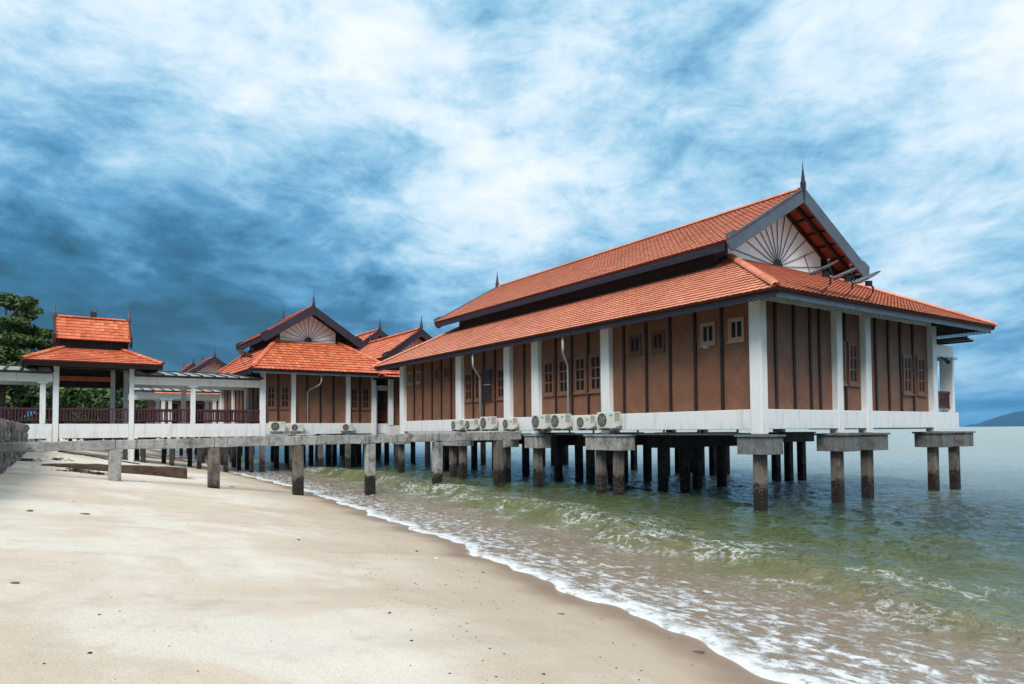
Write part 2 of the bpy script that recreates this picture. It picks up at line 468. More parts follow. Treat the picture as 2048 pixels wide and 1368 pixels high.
# ------------------------------------------------------------------ windows and wall panels
def window(parent, o_, axis, z0, z1, wd, cols, rows, frame, out):
    """o_ = centre (x,y) on wall face; axis 'x' or 'y' = wall direction; out = outward sign along the other axis"""
    m_ = MB(); ft = .055; dp = .05
    def bx(h0, h1, za, zb, d0, d1, mm):
        if axis == 'y': mm.box(o_[0] + out * d0, o_[0] + out * d1, o_[1] + h0, o_[1] + h1, za, zb)
        else: mm.box(o_[0] + h0, o_[0] + h1, o_[1] + out * d0, o_[1] + out * d1, za, zb)
    h = wd / 2
    bx(-h, -h + ft, z0, z1, 0, dp, m_); bx(h - ft, h, z0, z1, 0, dp, m_)
    bx(-h + ft, h - ft, z1 - ft, z1, 0, dp, m_); bx(-h + ft, h - ft, z0, z0 + ft, 0, dp, m_)
    # inner sash
    iw = (wd - 2 * ft - .10); ih = (z1 - z0) - 2 * ft - .12
    cw = iw / cols; rh = ih / rows; mw = .05
    bx(-h + ft, -iw / 2 + .0, z0 + ft, z1 - ft, 0, dp * .6, m_); bx(iw / 2, h - ft, z0 + ft, z1 - ft, 0, dp * .6, m_)
    zb = z0 + ft + .06
    bx(-iw / 2, iw / 2, z0 + ft, zb, 0, dp * .6, m_); bx(-iw / 2, iw / 2, zb + ih, z1 - ft, 0, dp * .6, m_)
    for i in range(1, cols): bx(-iw / 2 + i * cw - mw / 2, -iw / 2 + i * cw + mw / 2, zb, zb + ih, 0, dp * .6, m_)
    for j in range(1, rows):
        for i in range(cols):
            bx(-iw / 2 + i * cw + (mw / 2 if i else 0), -iw / 2 + (i + 1) * cw - (mw / 2 if i < cols - 1 else 0), zb + j * rh - mw / 2, zb + j * rh + mw / 2, 0, dp * .6, m_)
    # sill
    bx(-h - .03, h + .03, z0 - .05, z0, 0, dp + .03, m_)
    wo_ = m_.build('window', frame, parent)
    for j in range(rows):
        for i in range(cols):
            pm = MB(); bx(-iw / 2 + i * cw + .005, -iw / 2 + (i + 1) * cw - .005, zb + j * rh + .005, zb + (j + 1) * rh - .005, .002, dp * .18, pm)
            pm.build('pane', GLASS, wo_)
    return wo_
def wall_bay(parent, axis, face, h0, h1, divs, z0, z1, out, wins=(), first=0):
    """panels between battens; face = coordinate of outer wall face; divs = batten positions"""
    edges = [h0] + list(divs) + [h1]
    for i in range(len(edges) - 1):
        a_, b_ = edges[i], edges[i + 1]
        m_ = MB()
        if axis == 'y': m_.box(face, face - out * .07, a_ + .002, b_ - .002, z0, z1)
        else: m_.box(a_ + .002, b_ - .002, face, face - out * .07, z0, z1)
        m_.build('wall_panel', BROWN_A if (i + first) % 2 else BROWN_B, parent)
    for q in divs:
        m_ = MB()
        if axis == 'y': m_.box(face - out * .02, face + out * .045, q - .05, q + .05, z0, z1)
        else: m_.box(q - .05, q + .05, face - out * .02, face + out * .045, z0, z1)
        m_.build('batten', BATTEN, parent)
    for (h, zc, wd, ht, c_, r_, fr) in wins:
        o_ = (face, h) if axis == 'y' else (h, face)
        window(parent, o_, axis, zc - ht / 2, zc + ht / 2, wd, c_, r_, fr, out)

# ------------------------------------------------------------------ house with two-tier roof
def two_tier_roof(o, E, I, U, ze, zi, zu, za, tile, barge, near=0, gfrac=.60, key=(TW, TE), fret=True, fan=True, fanwall=None, caps=True, pitch=.125, finial=.95):
    """E eave rect, I inner rect (x0,x1,y0,y1), U upper eave rect; ridge along Y"""
    ex0, ex1, ey0, ey1 = E; ix0, ix1, iy0, iy1 = I; ux0, ux1, uy0, uy1 = U; cx = (ux0 + ux1) / 2
    low = [((ex0, ey0, ze), (ex1, ey0, ze), (ix1, iy0, zi), (ix0, iy0, zi)),
           ((ex0, ey1, ze), (ex0, ey0, ze), (ix0, iy0, zi), (ix0, iy1, zi)),
           ((ex1, ey0, ze), (ex1, ey1, ze), (ix1, iy1, zi), (ix1, iy0, zi)),
           ((ex1, ey1, ze), (ex0, ey1, ze), (ix0, iy1, zi), (ix1, iy1, zi))]
    up = [((ux0, uy1, zu), (ux0, uy0, zu), (cx, uy0, za), (cx, uy1, za)),
          ((ux1, uy0, zu), (ux1, uy1, zu), (cx, uy1, za), (cx, uy0, za))]
    m_ = MB()
    for q in low: slab(m_, *q, -.05, -.012)
    lo = m_.build('lower_roof', DECK, o)
    m_ = MB()
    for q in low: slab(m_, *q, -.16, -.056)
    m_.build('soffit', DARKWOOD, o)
    m_ = MB()
    for q in up: slab(m_, *q, -.05, -.012)
    uo = m_.build('upper_roof', DECK, o)
    tl = [t for q in low for t in tiles_on(*q, *key[:2])]
    tu = [t for q in up for t in tiles_on(*q, *key[:2])]
    if near:
        dist = sorted(range(len(tl)), key=lambda i: (tl[i].translation - CAMP).length + (100 if tl[i].col[2].x > .1 or tl[i].col[2].y > .1 else 0))
        pick = set(dist[:near])
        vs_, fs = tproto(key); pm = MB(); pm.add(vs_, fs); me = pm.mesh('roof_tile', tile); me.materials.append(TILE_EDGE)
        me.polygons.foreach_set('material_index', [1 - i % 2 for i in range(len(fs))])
        for i in pick: inst('roof_tile', me, lo, tl[i])
        tl = [t for i, t in enumerate(tl) if i not in pick]
    joined_tiles('lower_roof_tiles', tl, tile, o, key)
    joined_tiles('upper_roof_tiles', tu, tile, o, key)
    if caps:
        for P0, P1 in (((ex0, ey0), (ix0, iy0)), ((ex1, ey0), (ix1, iy0)), ((ex0, ey1), (ix0, iy1)), ((ex1, ey1), (ix1, iy1))):
            cap_tiles('hip_tile', (*P0, ze + .03), (*P1, zi + .03), tile, lo, step=key[1] * 1.05, r=key[0] * .62)
        cap_tiles('ridge_tile', (cx, uy0 + .1, za + .02), (cx, uy1 - .1, za + .02), tile, uo, step=key[1] * 1.15, r=key[0] * .55)
    # fascia boards and fretwork
    fz0, fz1 = ze - .135, ze - .055
    for nm, bx_ in (('fascia', (ex0 + .06, ex1 - .06, ey0 + .05, ey0 + .09, fz0, fz1)), ('fascia', (ex0 + .06, ex1 - .06, ey1 - .09, ey1 - .05, fz0, fz1)),
                    ('fascia', (ex0 + .06, ex0 + .10, ey0 + .092, ey1 - .092, fz0, fz1)), ('fascia', (ex1 - .10, ex1 - .06, ey0 + .092, ey1 - .092, fz0, fz1)),
                    ('fascia', (ux0 + .02, ux0 + .06, uy0 + .1, uy1 - .1, zu - .20, zu - .06)), ('fascia', (ux1 - .06, ux1 - .02, uy0 + .1, uy1 - .1, zu - .20, zu - .06))):
        m_ = MB(); m_.box(*bx_); m_.build(nm, BARGE2, o)
    if fret:
        for P0, P1, out, fm_ in (((ex0 + .1, ey0 + .07, ze), (ex1 - .1, ey0 + .07, ze), (0, 1, 0), LACE2), ((ex0 + .08, ey0 + .1, ze), (ex0 + .08, ey1 - .1, ze), (1, 0, 0), LACE),
                            ((ex1 - .08, ey0 + .1, ze), (ex1 - .08, ey1 - .1, ze), (1, 0, 0), LACE), ((ux0 + .04, uy0 + .12, zu - .07), (ux0 + .04, uy1 - .12, zu - .07), (1, 0, 0), LACE),
                            ((ux1 - .04, uy0 + .12, zu - .07), (ux1 - .04, uy1 - .12, zu - .07), (1, 0, 0), LACE)):
            m_ = MB(); fretwork(m_, P0, P1, -.115, out, pitch)
            setp(m_.build('fretwork_trim', fm_, o), kind='stuff')
    # upper walls
    hwall = (ux1 - ux0) / 2 - .65
    k = (za - zu) / ((ux1 - ux0) / 2)
    slope_l = (zi - ze) / (ix0 - ex0)
    wz0 = ze + slope_l * ((cx - hwall) - ex0) - .2
    m_ = MB()
    zt = za - k * hwall - .10
    m_.box(cx - hwall - .03, cx - hwall + .1, iy0 - .003, iy1 + .003, wz0, zt)
    m_.box(cx + hwall - .1, cx + hwall + .03, iy0 - .003, iy1 + .003, wz0, zt)
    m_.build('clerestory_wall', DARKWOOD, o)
    # gables
    for yy, sg in ((iy0, -1), (iy1, 1)):
        zb = zi - .35
        top = za - .14
        gm = MB()
        gw = (ux1 - ux0) / 2 * gfrac
        dm = MB(); dw_ = hwall - .102
        for s_ in (-1, 1):
            dm.prism([(cx + s_ * (gw + .002), yy - sg * .02, zb), (cx + s_ * dw_, yy - sg * .02, zb), (cx + s_ * dw_, yy - sg * .02, top - k * dw_), (cx + s_ * (gw + .002), yy - sg * .02, top - k * gw)], (0, -sg * .12, 0))
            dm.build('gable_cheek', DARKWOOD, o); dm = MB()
        gm.prism([(cx - gw, yy, zb), (cx + gw, yy, zb), (cx + gw, yy, top - k * gw), (cx, yy, top), (cx - gw, yy, top - k * gw)], (0, -sg * .15, 0))
        g = gm.build('gable_wall', GABLE, o)
        if fan and (sg < 0 or fan == 2):
            zc = zi - .02; rr = .24
            pts = [(cx + rr * math.cos(math.pi * j / 12), yy + sg * .004, zc + rr * 1.15 * math.sin(math.pi * j / 12)) for j in range(13)]
            fm = MB(); fm.prism(pts, (0, sg * .05, 0)); fm.build('fan_hub', INK, g)
            n = 13
            for j in range(n):
                q = math.pi * (j + .5) / n
                dx, dzz = math.cos(q), math.sin(q)
                # reach to the rake or the wall edge
                tt = (top - .12 - zc) / (dzz + k * abs(dx)) if (dzz + k * abs(dx)) > 0 else 9
                if abs(dx) > 1e-6: tt = min(tt, (gw - .04) / abs(dx))
                rm = MB()
                p0 = Vector((cx + dx * rr * .9, yy + sg * .02, zc + dzz * rr)); p1 = Vector((cx + dx * tt, yy + sg * .02, zc + dzz * tt))
                t_ = (p1 - p0).normalized(); s_ = Vector((-t_.z, 0, t_.x)) * .0105
                rm.prism([p0 - s_, p1 - s_, p1 + s_, p0 + s_], (0, sg * .02, 0))
                rm.build('fan_ray', INK, g)
        # overhang framing: purlins under the tiles, rafters beside the wall
        ry = uy0 if sg < 0 else uy1
        nP = 6
        for s_ in (-1, 1):
            for j in range(nP):
                h = (j + .6) / nP * ((ux1 - ux0) / 2 - .1); zz = za - k * h - .05 / math.cos(math.atan(k)) - .045
                pm = MB(); pm.beam((cx + s_ * h, ry - sg * .06, zz), (cx + s_ * h, yy, zz), .06, .07); pm.build('purlin', DARKWOOD, uo)
            for f_ in (.0, .5):
                yr = yy + (ry - yy) * f_ + (sg * .06)
                L = (ux1 - ux0) / 2
                pm = MB(); pm.beam((cx + s_ * .02, yr, za - .20), (cx + s_ * (L - .08), yr, zu - .15 + .02), .10, .10); pm.build('rafter', DARKWOOD, uo)
        L = (ux1 - ux0) / 2
        for s_ in (-1, 1):
            bm_ = MB(); bargeboard(bm_, (cx, ry, za), (s_, 0, 0), (0, sg, 0), L, k, .07)
            bm_.build('bargeboard', barge, o)
        fm = MB(); spike(fm, cx, ry + sg * .04, za + .02, finial); fm.build('finial', BARGE2, o)
    return lo, uo

ZL0, ZL1 = 2.27, 2.83

# ================================================================== GROUND AND SEA
SHY = np.array([-40, -14, -9.84, -8.13, -6.91, -5.52, -4.83, -3.0, -.23, .68, 3.99, 7.02, 13.59, 18.57, 30.91, 43.71, 70, 110, 200, 400])
SHX = np.array([-10.9, -10.95, -10.87, -10.89, -10.7, -10.44, -10.32, -10.16, -9.66, -9.42, -9.22, -8.83, -8.14, -7.83, -7.52, -6.96, -5.5, -3, 10, 80])
def shore(Y):
    Y = np.asarray(Y, float)
    x = np.interp(Y, SHY, SHX)
    x2 = np.interp(Y + .6, SHY, SHX); x3 = np.interp(Y - .6, SHY, SHX)
    w_ = .10 * np.sin(Y * 1.9 + .6) + .07 * np.sin(Y * 3.7 + 2) + .04 * np.sin(Y * 8.3 + 1)
    return (x + x2 + x3) / 3 + w_ * np.clip((60 - np.abs(Y)) / 40, 0, 1) * .8
def smooth(x, a, b):
    t = np.clip((x - a) / (b - a), 0, 1); return t * t * (3 - 2 * t)
def vnoise(x, y, seed=0):
    """cheap smooth value noise"""
    xi = np.floor(x).astype(int); yi = np.floor(y).astype(int); fx = x - xi; fy = y - yi
    fx = fx * fx * (3 - 2 * fx); fy = fy * fy * (3 - 2 * fy)
    def h(i, j):
        q = np.sin(i * 127.1 + j * 311.7 + seed * 74.7) * 43758.5453
        return q - np.floor(q)
    return (h(xi, yi) * (1 - fx) + h(xi + 1, yi) * fx) * (1 - fy) + (h(xi, yi + 1) * (1 - fx) + h(xi + 1, yi + 1) * fx) * fy
def wallx(Y): return -17.36 + (Y - 12.5) * .0252
def sand_z(X, Y):
    d_ = shore(Y) - X                       # >0 landward
    sl = .137 + .030 * smooth(Y, 12, 30)
    land = .05 + sl * d_ - .0025 * np.clip(d_ - 6, 0, 30) ** 1.5
    sea_ = .05 + .10 * d_
    z = np.where(d_ > 0, land, np.maximum(sea_, -2.2))
    z = z + np.where(d_ > .4, .035 * (vnoise(X * .9, Y * .9, 1) - .5) + .018 * (vnoise(X * 3.1, Y * 3.1, 2) - .5), 0) * smooth(d_, .4, 2.0)
    # lawn behind the retaining wall
    lawn = 2.42 + .10 * (vnoise(X * .3, Y * .3, 5) - .5)
    b_ = smooth(wallx(Y) - .25 - X, 0, .12)
    far = smooth(Y, 60, 75) * smooth(d_, 3, 8)
    z = z * (1 - b_) + lawn * b_
    return z * (1 - far) + np.maximum(z, 2.0) * far
def axis(parts):
    out = []
    for a_, b_, st in parts: out += list(np.arange(a_, b_ - 1e-6, st))
    out.append(parts[-1][1]); return np.array(out)
def grid_mesh(name, X, Y, Z, attr=None):
    ny, nx = X.shape
    V = np.stack([X, Y, Z], -1).reshape(-1, 3)
    idx = np.arange(ny * nx).reshape(ny, nx)
    F = np.stack([idx[:-1, :-1], idx[:-1, 1:], idx[1:, 1:], idx[1:, :-1]], -1).reshape(-1, 4)
    me = bpy.data.meshes.new(name)
    me.vertices.add(len(V)); me.vertices.foreach_set('co', V.ravel())
    me.loops.add(F.size); me.loops.foreach_set('vertex_index', F.ravel())
    me.polygons.add(len(F)); me.polygons.foreach_set('loop_start', np.arange(0, F.size, 4)); me.polygons.foreach_set('loop_total', np.full(len(F), 4))
    me.polygons.foreach_set('use_smooth', np.ones(len(F), bool))
    me.update(calc_edges=True)
    if attr is not None:
        at = me.attributes.new('shore', 'FLOAT', 'POINT'); at.data.foreach_set('value', attr.ravel().astype(np.float32))
    me.validate()
    return me
xs = np.concatenate([[-3000, -1500, -500, -150, -80, -50, -35, -26], axis([(-22, -18, .5), (-18, -5, .1), (-5, 2, .5), (2, 60, 6)]), [200, 1500, 9000]])
ys = np.concatenate([[-4000, -600, -120, -50], axis([(-25, -13, 1), (-13, 12, .12), (12, 32, .3), (32, 100, 1.5)]), [130, 200, 400, 1200, 9000]])
GX, GY = np.meshgrid(xs, ys)
GZ = sand_z(GX, GY)
gm_ = grid_mesh('ground', GX, GY, GZ, shore(GY) - GX)
def ground_fn(t, bs):
    P = pos(t); s = t.sep(P)
    at = t.node('ShaderNodeAttribute', attribute_name='shore').outputs['Fac']
    n1 = t.noise(P, .42, 6, .6, .4); n2 = t.noise(P, 2.2, 6, .65); n3 = t.noise(P, 45, 5, .7)
    grain = t.noise(P, 130, 4, .75)
    c = t.mix(t.ss(n1, .40, .62), (.68, .555, .435), (.80, .715, .61))
    # wind-dried pale sand higher up the beach, damp sand by the water
    hgt = t.m('ADD', at, t.m('MULTIPLY', t.m('SUBTRACT', n1, .5), 3.2))
    c = t.mix(t.ss(hgt, 3.8, 1.2), c, (.56, .44, .33))
    damp = t.m('ADD', at, t.m('MULTIPLY', t.m('SUBTRACT', t.noise(P, 1.1, 4), .5), .7))
    wet = t.ss(damp, 1.0, .10)
    c = t.mix(wet, c, (.30, .20, .135))
    c = t.mix(t.m('MULTIPLY', t.ss(n2, .5, .75), .30), c, (.36, .29, .21))
    c = t.mix(t.m('MULTIPLY', t.ss(grain, .46, .66), .62), c, (.33, .25, .175))
    c = t.mix(t.m('MULTIPLY', t.ss(n3, .52, .75), .30), c, (.40, .32, .235))
    # footprint-like scuffs where dry sand was kicked up
    sc = t.ss(t.vor(t.vm('MULTIPLY', P, (1, .7, 1)), .85), .17, .07)
    c = t.mix(t.m('MULTIPLY', t.m('MULTIPLY', sc, t.ss(n2, .4, .6)), .55), c, (.60, .55, .46))
    grass = t.ss(s[2], 1.95, 2.2)
    gc = t.ramp(t.noise(P, 3, 5), [(.3, (.045, .085, .02)), (.7, (.11, .15, .04))])
    c = t.mix(grass, c, gc)
    t.put(bs.inputs['Base Color'], c)
    t.put(bs.inputs['Roughness'], t.mix(wet, (.92, .92, .92), (.30, .30, .30)))
    h = t.m('ADD', t.m('MULTIPLY', n2, 1.0), t.m('ADD', t.m('MULTIPLY', n3, .30), t.m('MULTIPLY', grain, .16)))
    h = t.m('SUBTRACT', h, t.m('MULTIPLY', sc, .35))
    t.put(bs.inputs['Normal'], t.bump(h, .55, .05))
gm_.materials.append(mat('sand', (.5, .4, .3), .9, .3, ground_fn))
ground = bpy.data.objects.new('ground', gm_); COL.objects.link(ground); setp(ground, 'pale sandy beach sloping down to the water', None, None, 'structure')

# sea
def crest(Y):
    return np.interp(Y, [-30, -6.6, -3.8, -.9, 5, 9.3, 14, 20, 27.8, 60], [3.3, 3.5, 3.9, 3.7, 4.6, 4.2, 4.0, 4.6, 4.4, 5.0])
def sea_z(D, Y):
    X = shore(Y) + D
    zz = np.zeros_like(D)
    c_ = crest(Y) + .25 * np.sin(Y * .8) + .3 * (vnoise(Y * .7, Y * 0, 8) - .5)
    amp = np.interp(Y, [-30, -9, -4, 2, 8, 14, 22, 30, 60], [.05, .12, .20, .26, .27, .34, .34, .20, .05])
    q = D - c_
    zz += amp * np.where(q < 0, np.exp(-(q / .42) ** 2), np.exp(-(q / 1.7) ** 2))
    q2 = D - (c_ * .42 + .2 * np.sin(Y * 1.3 + 1)); zz += .035 * np.where(q2 < 0, np.exp(-(q2 / .2) ** 2), np.exp(-(q2 / .8) ** 2))
    q3 = D - (c_ + 5.5 + .6 * np.sin(Y * .3)); zz += .07 * np.exp(-(q3 / 1.6) ** 2)
    q4 = D - (c_ + 12.5 + .8 * np.sin(Y * .23 + 1)); zz += .07 * np.exp(-(q4 / 2.0) ** 2)
    rough = smooth(D, .8, 5)
    ch = .055 * (vnoise(X * 1.3 + .35 * Y, Y * .75, 3) - .5) + .035 * (vnoise(X * 3.1 - .4 * Y, Y * 1.9, 4) - .5) + .018 * (vnoise(X * 6.7, Y * 4.3 + X, 6) - .5)
    zz += ch * (rough * 1.5 + .12)
    zz = zz * smooth(np.abs(Y - 24), 40, 30) * smooth(D, 46, 36)
    zz += .062 * (1 - smooth(D, 0, 2.2))
    return zz
Ds = np.concatenate([axis([(0, .4, .02), (.4, 7, .055), (7, 18, .11), (18, 36, .3), (36, 48, 1.0)])])
Ys = axis([(-16, -11, .4), (-11, 6, .07), (6, 16, .12), (16, 32, .25), (32, 64, .8)])
DD, YY = np.meshgrid(Ds, Ys)
SX = shore(YY) + DD
SZ = sea_z(DD, YY)
# swash sheet lies a hair above the sand
SZ = np.maximum(SZ, sand_z(SX, YY) + .012)
SZ[:, 0] = sand_z(SX, YY)[:, 0] - .01
SA = DD.copy()
sme = None
# outer sea: rings of quads out to the horizon, joined to the near grid edges
def sea_mesh():
    ny, nx = SX.shape
    V = [np.stack([SX, YY, SZ], -1).reshape(-1, 3)]; A_ = [SA.ravel()]
    idx = np.arange(ny * nx).reshape(ny, nx)
    F = [np.stack([idx[:-1, :-1], idx[:-1, 1:], idx[1:, 1:], idx[1:, :-1]], -1).reshape(-1, 4)]
    base = ny * nx
    def addgrid(X, Y, A):
        nonlocal base
        n_, m_ = X.shape
        V.append(np.stack([X, Y, np.zeros_like(X)], -1).reshape(-1, 3)); A_.append(A.ravel())
        ii = np.arange(n_ * m_).reshape(n_, m_) + base; base += n_ * m_
        F.append(np.stack([ii[:-1, :-1], ii[:-1, 1:], ii[1:, 1:], ii[1:, :-1]], -1).reshape(-1, 4))
    # seaward strip, starts exactly at the near grid's seaward edge
    ex = np.array([48, 70, 110, 200, 500, 1500, 5000, 14000.])
    X = np.stack([SX[:, -1] + (e - 48) for e in ex], 1); Y = np.repeat(Ys[:, None], len(ex), 1)
    addgrid(X, Y, np.repeat(ex[None], len(Ys), 0))
    # far side (large Y) and near side (small Y)
    dd = np.concatenate([Ds, ex[1:]])
    for yl in (np.array([64, 80, 110, 160, 260, 500, 1500, 5000, 14000.]), np.array([-3000, -800, -200, -60, -30, -16.])):
        y0 = 64 if yl[0] == 64 else -16
        sh = np.where(yl > 64, shore(yl), shore(np.full_like(yl, y0))) if y0 == 64 else np.full_like(yl, shore(-16.))
        if y0 == 64: sh[0] = shore(64.)
        X = sh[:, None] + dd[None]; Y = np.repeat(yl[:, None], len(dd), 1)
        addgrid(X, Y, np.repeat(dd[None], len(yl), 0))
    V = np.concatenate(V); F = np.concatenate(F); A_ = np.concatenate(A_)
    me = bpy.data.meshes.new('sea')
    me.vertices.add(len(V)); me.vertices.foreach_set('co', V.ravel())
    me.loops.add(F.size); me.loops.foreach_set('vertex_index', F.ravel())
    me.polygons.add(len(F)); me.polygons.foreach_set('loop_start', np.arange(0, F.size, 4)); me.polygons.foreach_set('loop_total', np.full(len(F), 4))
    me.polygons.foreach_set('use_smooth', np.ones(len(F), bool)); me.update(calc_edges=True)
    at = me.attributes.new('shore', 'FLOAT', 'POINT'); at.data.foreach_set('value', A_.astype(np.float32))
    me.validate(); return me
def sea_fn(t, bs):
    P = pos(t); s = t.sep(P)
    at = t.node('ShaderNodeAttribute', attribute_name='shore').outputs['Fac']
    # alongshore / cross-shore coordinates
    q = t.comb(t.m('MULTIPLY', s[1], .55), t.m('MULTIPLY', at, 1.0), 0.0)
    nb = t.noise(P, .5, 5, .6)
    dd = t.m('ADD', at, t.m('MULTIPLY', t.m('SUBTRACT', nb, .5), 2.4))
    c = t.ramp(t.m('DIVIDE', dd, 60.0), [(.0, (.29, .21, .145)), (.040, (.24, .175, .115)), (.062, (.150, .160, .065)), (.105, (.100, .122, .046)),
                                          (.150, (.060, .085, .040)), (.200, (.032, .050, .038)), (.27, (.060, .085, .078)), (.40, (.20, .255, .245)), (.65, (.32, .385, .37)), (1.0, (.36, .42, .405))])  # shade under the house and far sky reflection painted into the depth tones
    # foam: swash edge, streaks in the wash, lace over the breaker
    edge = t.ss(t.m('ADD', at, t.m('MULTIPLY', t.m('SUBTRACT', t.noise(P, 3.0, 5), .5), .55)), .44, .10)
    edge = t.m('MULTIPLY', edge, t.ss(t.noise(P, 7, 5, .7), .28, .50))
    st = t.noise(t.vm('MULTIPLY', P, (1.4, .8, 1)), 4.6, 10, .72, .3)
    zone = t.m('ADD', t.ss(dd, 3.9, .2), t.m('MULTIPLY', t.ss(s[1], -3.0, -8.0), .20))
    streak = t.ss(t.m('ADD', st, t.m('MULTIPLY', zone, .16)), .60, .75)
    streak = t.m('MULTIPLY', streak, t.ss(dd, 5.0, 2.6))
    dist = t.vm('MULTIPLY', t.noise(P, 2.2, 4, .6, 0, True), (1.6, 1.6, 0))
    lace = t.vor(t.vm('ADD', t.comb(t.m('MULTIPLY', s[1], .9), t.m('MULTIPLY', at, 1.5), 0.0), dist), 2.1, 'DISTANCE_TO_EDGE')
    lz = t.m('MULTIPLY', t.ss(at, 1.9, 3.4), t.ss(at, 6.6, 4.2))
    lacem = t.m('MULTIPLY', t.m('MULTIPLY', t.ss(lace, .13, .01), t.ss(t.noise(P, 9, 5, .7), .36, .60)), t.m('MULTIPLY', lz, t.ss(t.noise(P, .65, 3, .5), .42, .60)))
    spk = t.m('MULTIPLY', t.ss(t.noise(t.comb(t.m('MULTIPLY', s[1], 3.2), t.m('MULTIPLY', at, 7.0), 1.0), 1.6, 5, .7), .66, .76), t.m('MULTIPLY', t.ss(at, 2.2, 4.0), t.ss(at, 13, 6)))
    foam = t.m('MAXIMUM', edge, t.m('MAXIMUM', t.m('MULTIPLY', streak, .85), t.m('MAXIMUM', lacem, t.m('MULTIPLY', spk, .55))))
    c = t.mix(foam, c, (.78, .79, .79))
    t.put(bs.inputs['Base Color'], c)
    t.put(bs.inputs['Roughness'], t.m('ADD', t.m('MULTIPLY_ADD', foam, .5, .05), t.m('MULTIPLY', t.ss(at, 15, 70), .42)))
    bs.inputs['IOR'].default_value = 1.333
    r1 = t.noise(t.vm('MULTIPLY', P, (1.0, .62, 1)), 1.1, 6, .62, .6)
    r2 = t.noise(t.vm('MULTIPLY', P, (1.0, .7, 1)), 4.2, 5, .62, .8)
    calm = t.ss(at, .3, 5.0)
    h = t.m('ADD', t.m('MULTIPLY', r1, .85), t.m('MULTIPLY', r2, .44))
    h = t.m('MULTIPLY', h, t.m('MULTIPLY_ADD', calm, .88, .12))
    h = t.m('ADD', h, t.m('MULTIPLY', foam, .03))
    t.put(bs.inputs['Normal'], t.bump(h, .9, .55))
sme = sea_mesh()
sme.materials.append(mat('sea_water', (.1, .12, .06), .08, .5, sea_fn))
sea = bpy.data.objects.new('sea', sme); COL.objects.link(sea); setp(sea, 'green shallow sea with a small breaking wave and foam', None, None, 'structure')

# distant hill across the water
def at_px(px, depth):
    l = (px - 1024) / 1380 * depth
    return Vector((CAMP.x + .5635 * depth + .826 * l, CAMP.y + .826 * depth - .5635 * l, 0))
hv = []; hf = []
prof = [(1900, 0), (1925, 2), (1935, 16), (1950, 24), (1957, 22), (1966, 42), (1985, 62), (2005, 88), (2030, 112), (2050, 126), (2100, 160), (2170, 205), (2260, 235), (2380, 220), (2520, 150), (2680, 70), (2800, 0)]
pp = np.linspace(1900, 2800, 120); hh = np.interp(pp, [q[0] for q in prof], [q[1] for q in prof])
hh = hh * (1 + .05 * (vnoise(pp / 14, pp * 0, 3) - .5)) + 5 * (vnoise(pp / 6, pp * 0, 4) - .5) * (hh > 8)
rows_ = [(0, 0), (150, .35), (330, .72), (560, 1.0), (900, .7), (1400, 0)]
for dpt, fr in rows_:
    for p_, h_ in zip(pp, hh):
        q = at_px(p_, 5200 + dpt); q.z = max(-2, h_ * fr * 1.08 * (1 + (.12 * (vnoise(np.array([p_ / 9 + dpt]), np.array([dpt / 90.]), 7)[0] - .5) if 0 < fr < 1 else 0))) - 1
        hv.append(tuple(q))
for i in range(len(rows_) - 1):
    for j in range(len(pp) - 1):
        k_ = i * len(pp) + j; hf.append((k_, k_ + 1, k_ + len(pp) + 1, k_ + len(pp)))
hm = MB(); hm.add(hv, hf)
HILL = mat('forested_hill', (.018, .040, .036), .9, .2, vary(.25, .01))
hill = hm.build('hill', HILL, None, True); setp(hill, 'hazy blue headland across the sea', None, None, 'structure')

# ================================================================== NEAR STILT HOUSE
ZW1 = 6.35
H1 = thing('stilt_house', (5.1, 11.6, ZL0), 'long brown stilt house over the water, nearest and largest, with sunburst gable', 'house', 'stilt houses')
CL = [(0, .38), (6.18, 6.62), (10.36, 10.82), (12.40, 12.85), (16.52, 17.02), (22.80, 23.27)]
CE = [(0, .3), (3.80, 4.10), (5.44, 5.76), (9.91, 10.21)]
def column(par, x0, x1, y0, y1, z0, z1, name='column', mt=None):
    m_ = MB(); m_.box(x0, x1, y0, y1, z0, z1)
    return bevel(m_.build(name, mt or WHITE, par), .02)
column(H1, 0, .30, 0, .38, 2.13, 6.12)
for y0, y1 in CL[1:]: column(H1, 0, .30, y0, y1, 2.13, 6.12)
for x0, x1 in CE[1:]: column(H1, x0, x1, 0, .32, 2.13, 5.915)
for y0, y1 in CL[1:]: column(H1, 9.91, 10.21, y0, y1, 2.13, 6.12)
# white ledge (ring beam) and floor slab
m_ = MB()
for (a0, a1), (b0, b1) in zip(CL[:-1], CL[1:]): m_.box(.03, .28, a1 + .001, b0 - .001, ZL0, ZL1)
for (a0, a1), (b0, b1) in zip(CE[:-1], CE[1:]): m_.box(a1 + .001, b0 - .001, .03, .28, ZL0, ZL1)
m_.box(10.0, 10.2, .33, 22.7, ZL0, ZL1); m_.box(.31, 9.9, 22.95, 23.2, ZL0, ZL1)
bevel(m_.build('ledge', WHITE, H1), .015)
m_ = MB(); m_.box(.29, 9.98, .30, 22.93, ZL0 + .06, ZL1 - .12); m_.build('floor_slab', DARKPILE, H1)
# white frieze under the end eave, dark plate along the side
m_ = MB(); m_.box(.302, 9.905, .04, .27, 5.92, 6.14); m_.build('frieze', WHITE, H1)
m_ = MB()
for (a0, a1), (b0, b1) in zip(CL[:-1], CL[1:]): m_.box(.06, .24, a1, b0, 6.02, 6.2)
m_.build('wall_plate', DARKWOOD, H1)
FX, FY = .20, .20
mid = lambda a_, b_: (a_ + b_) / 2
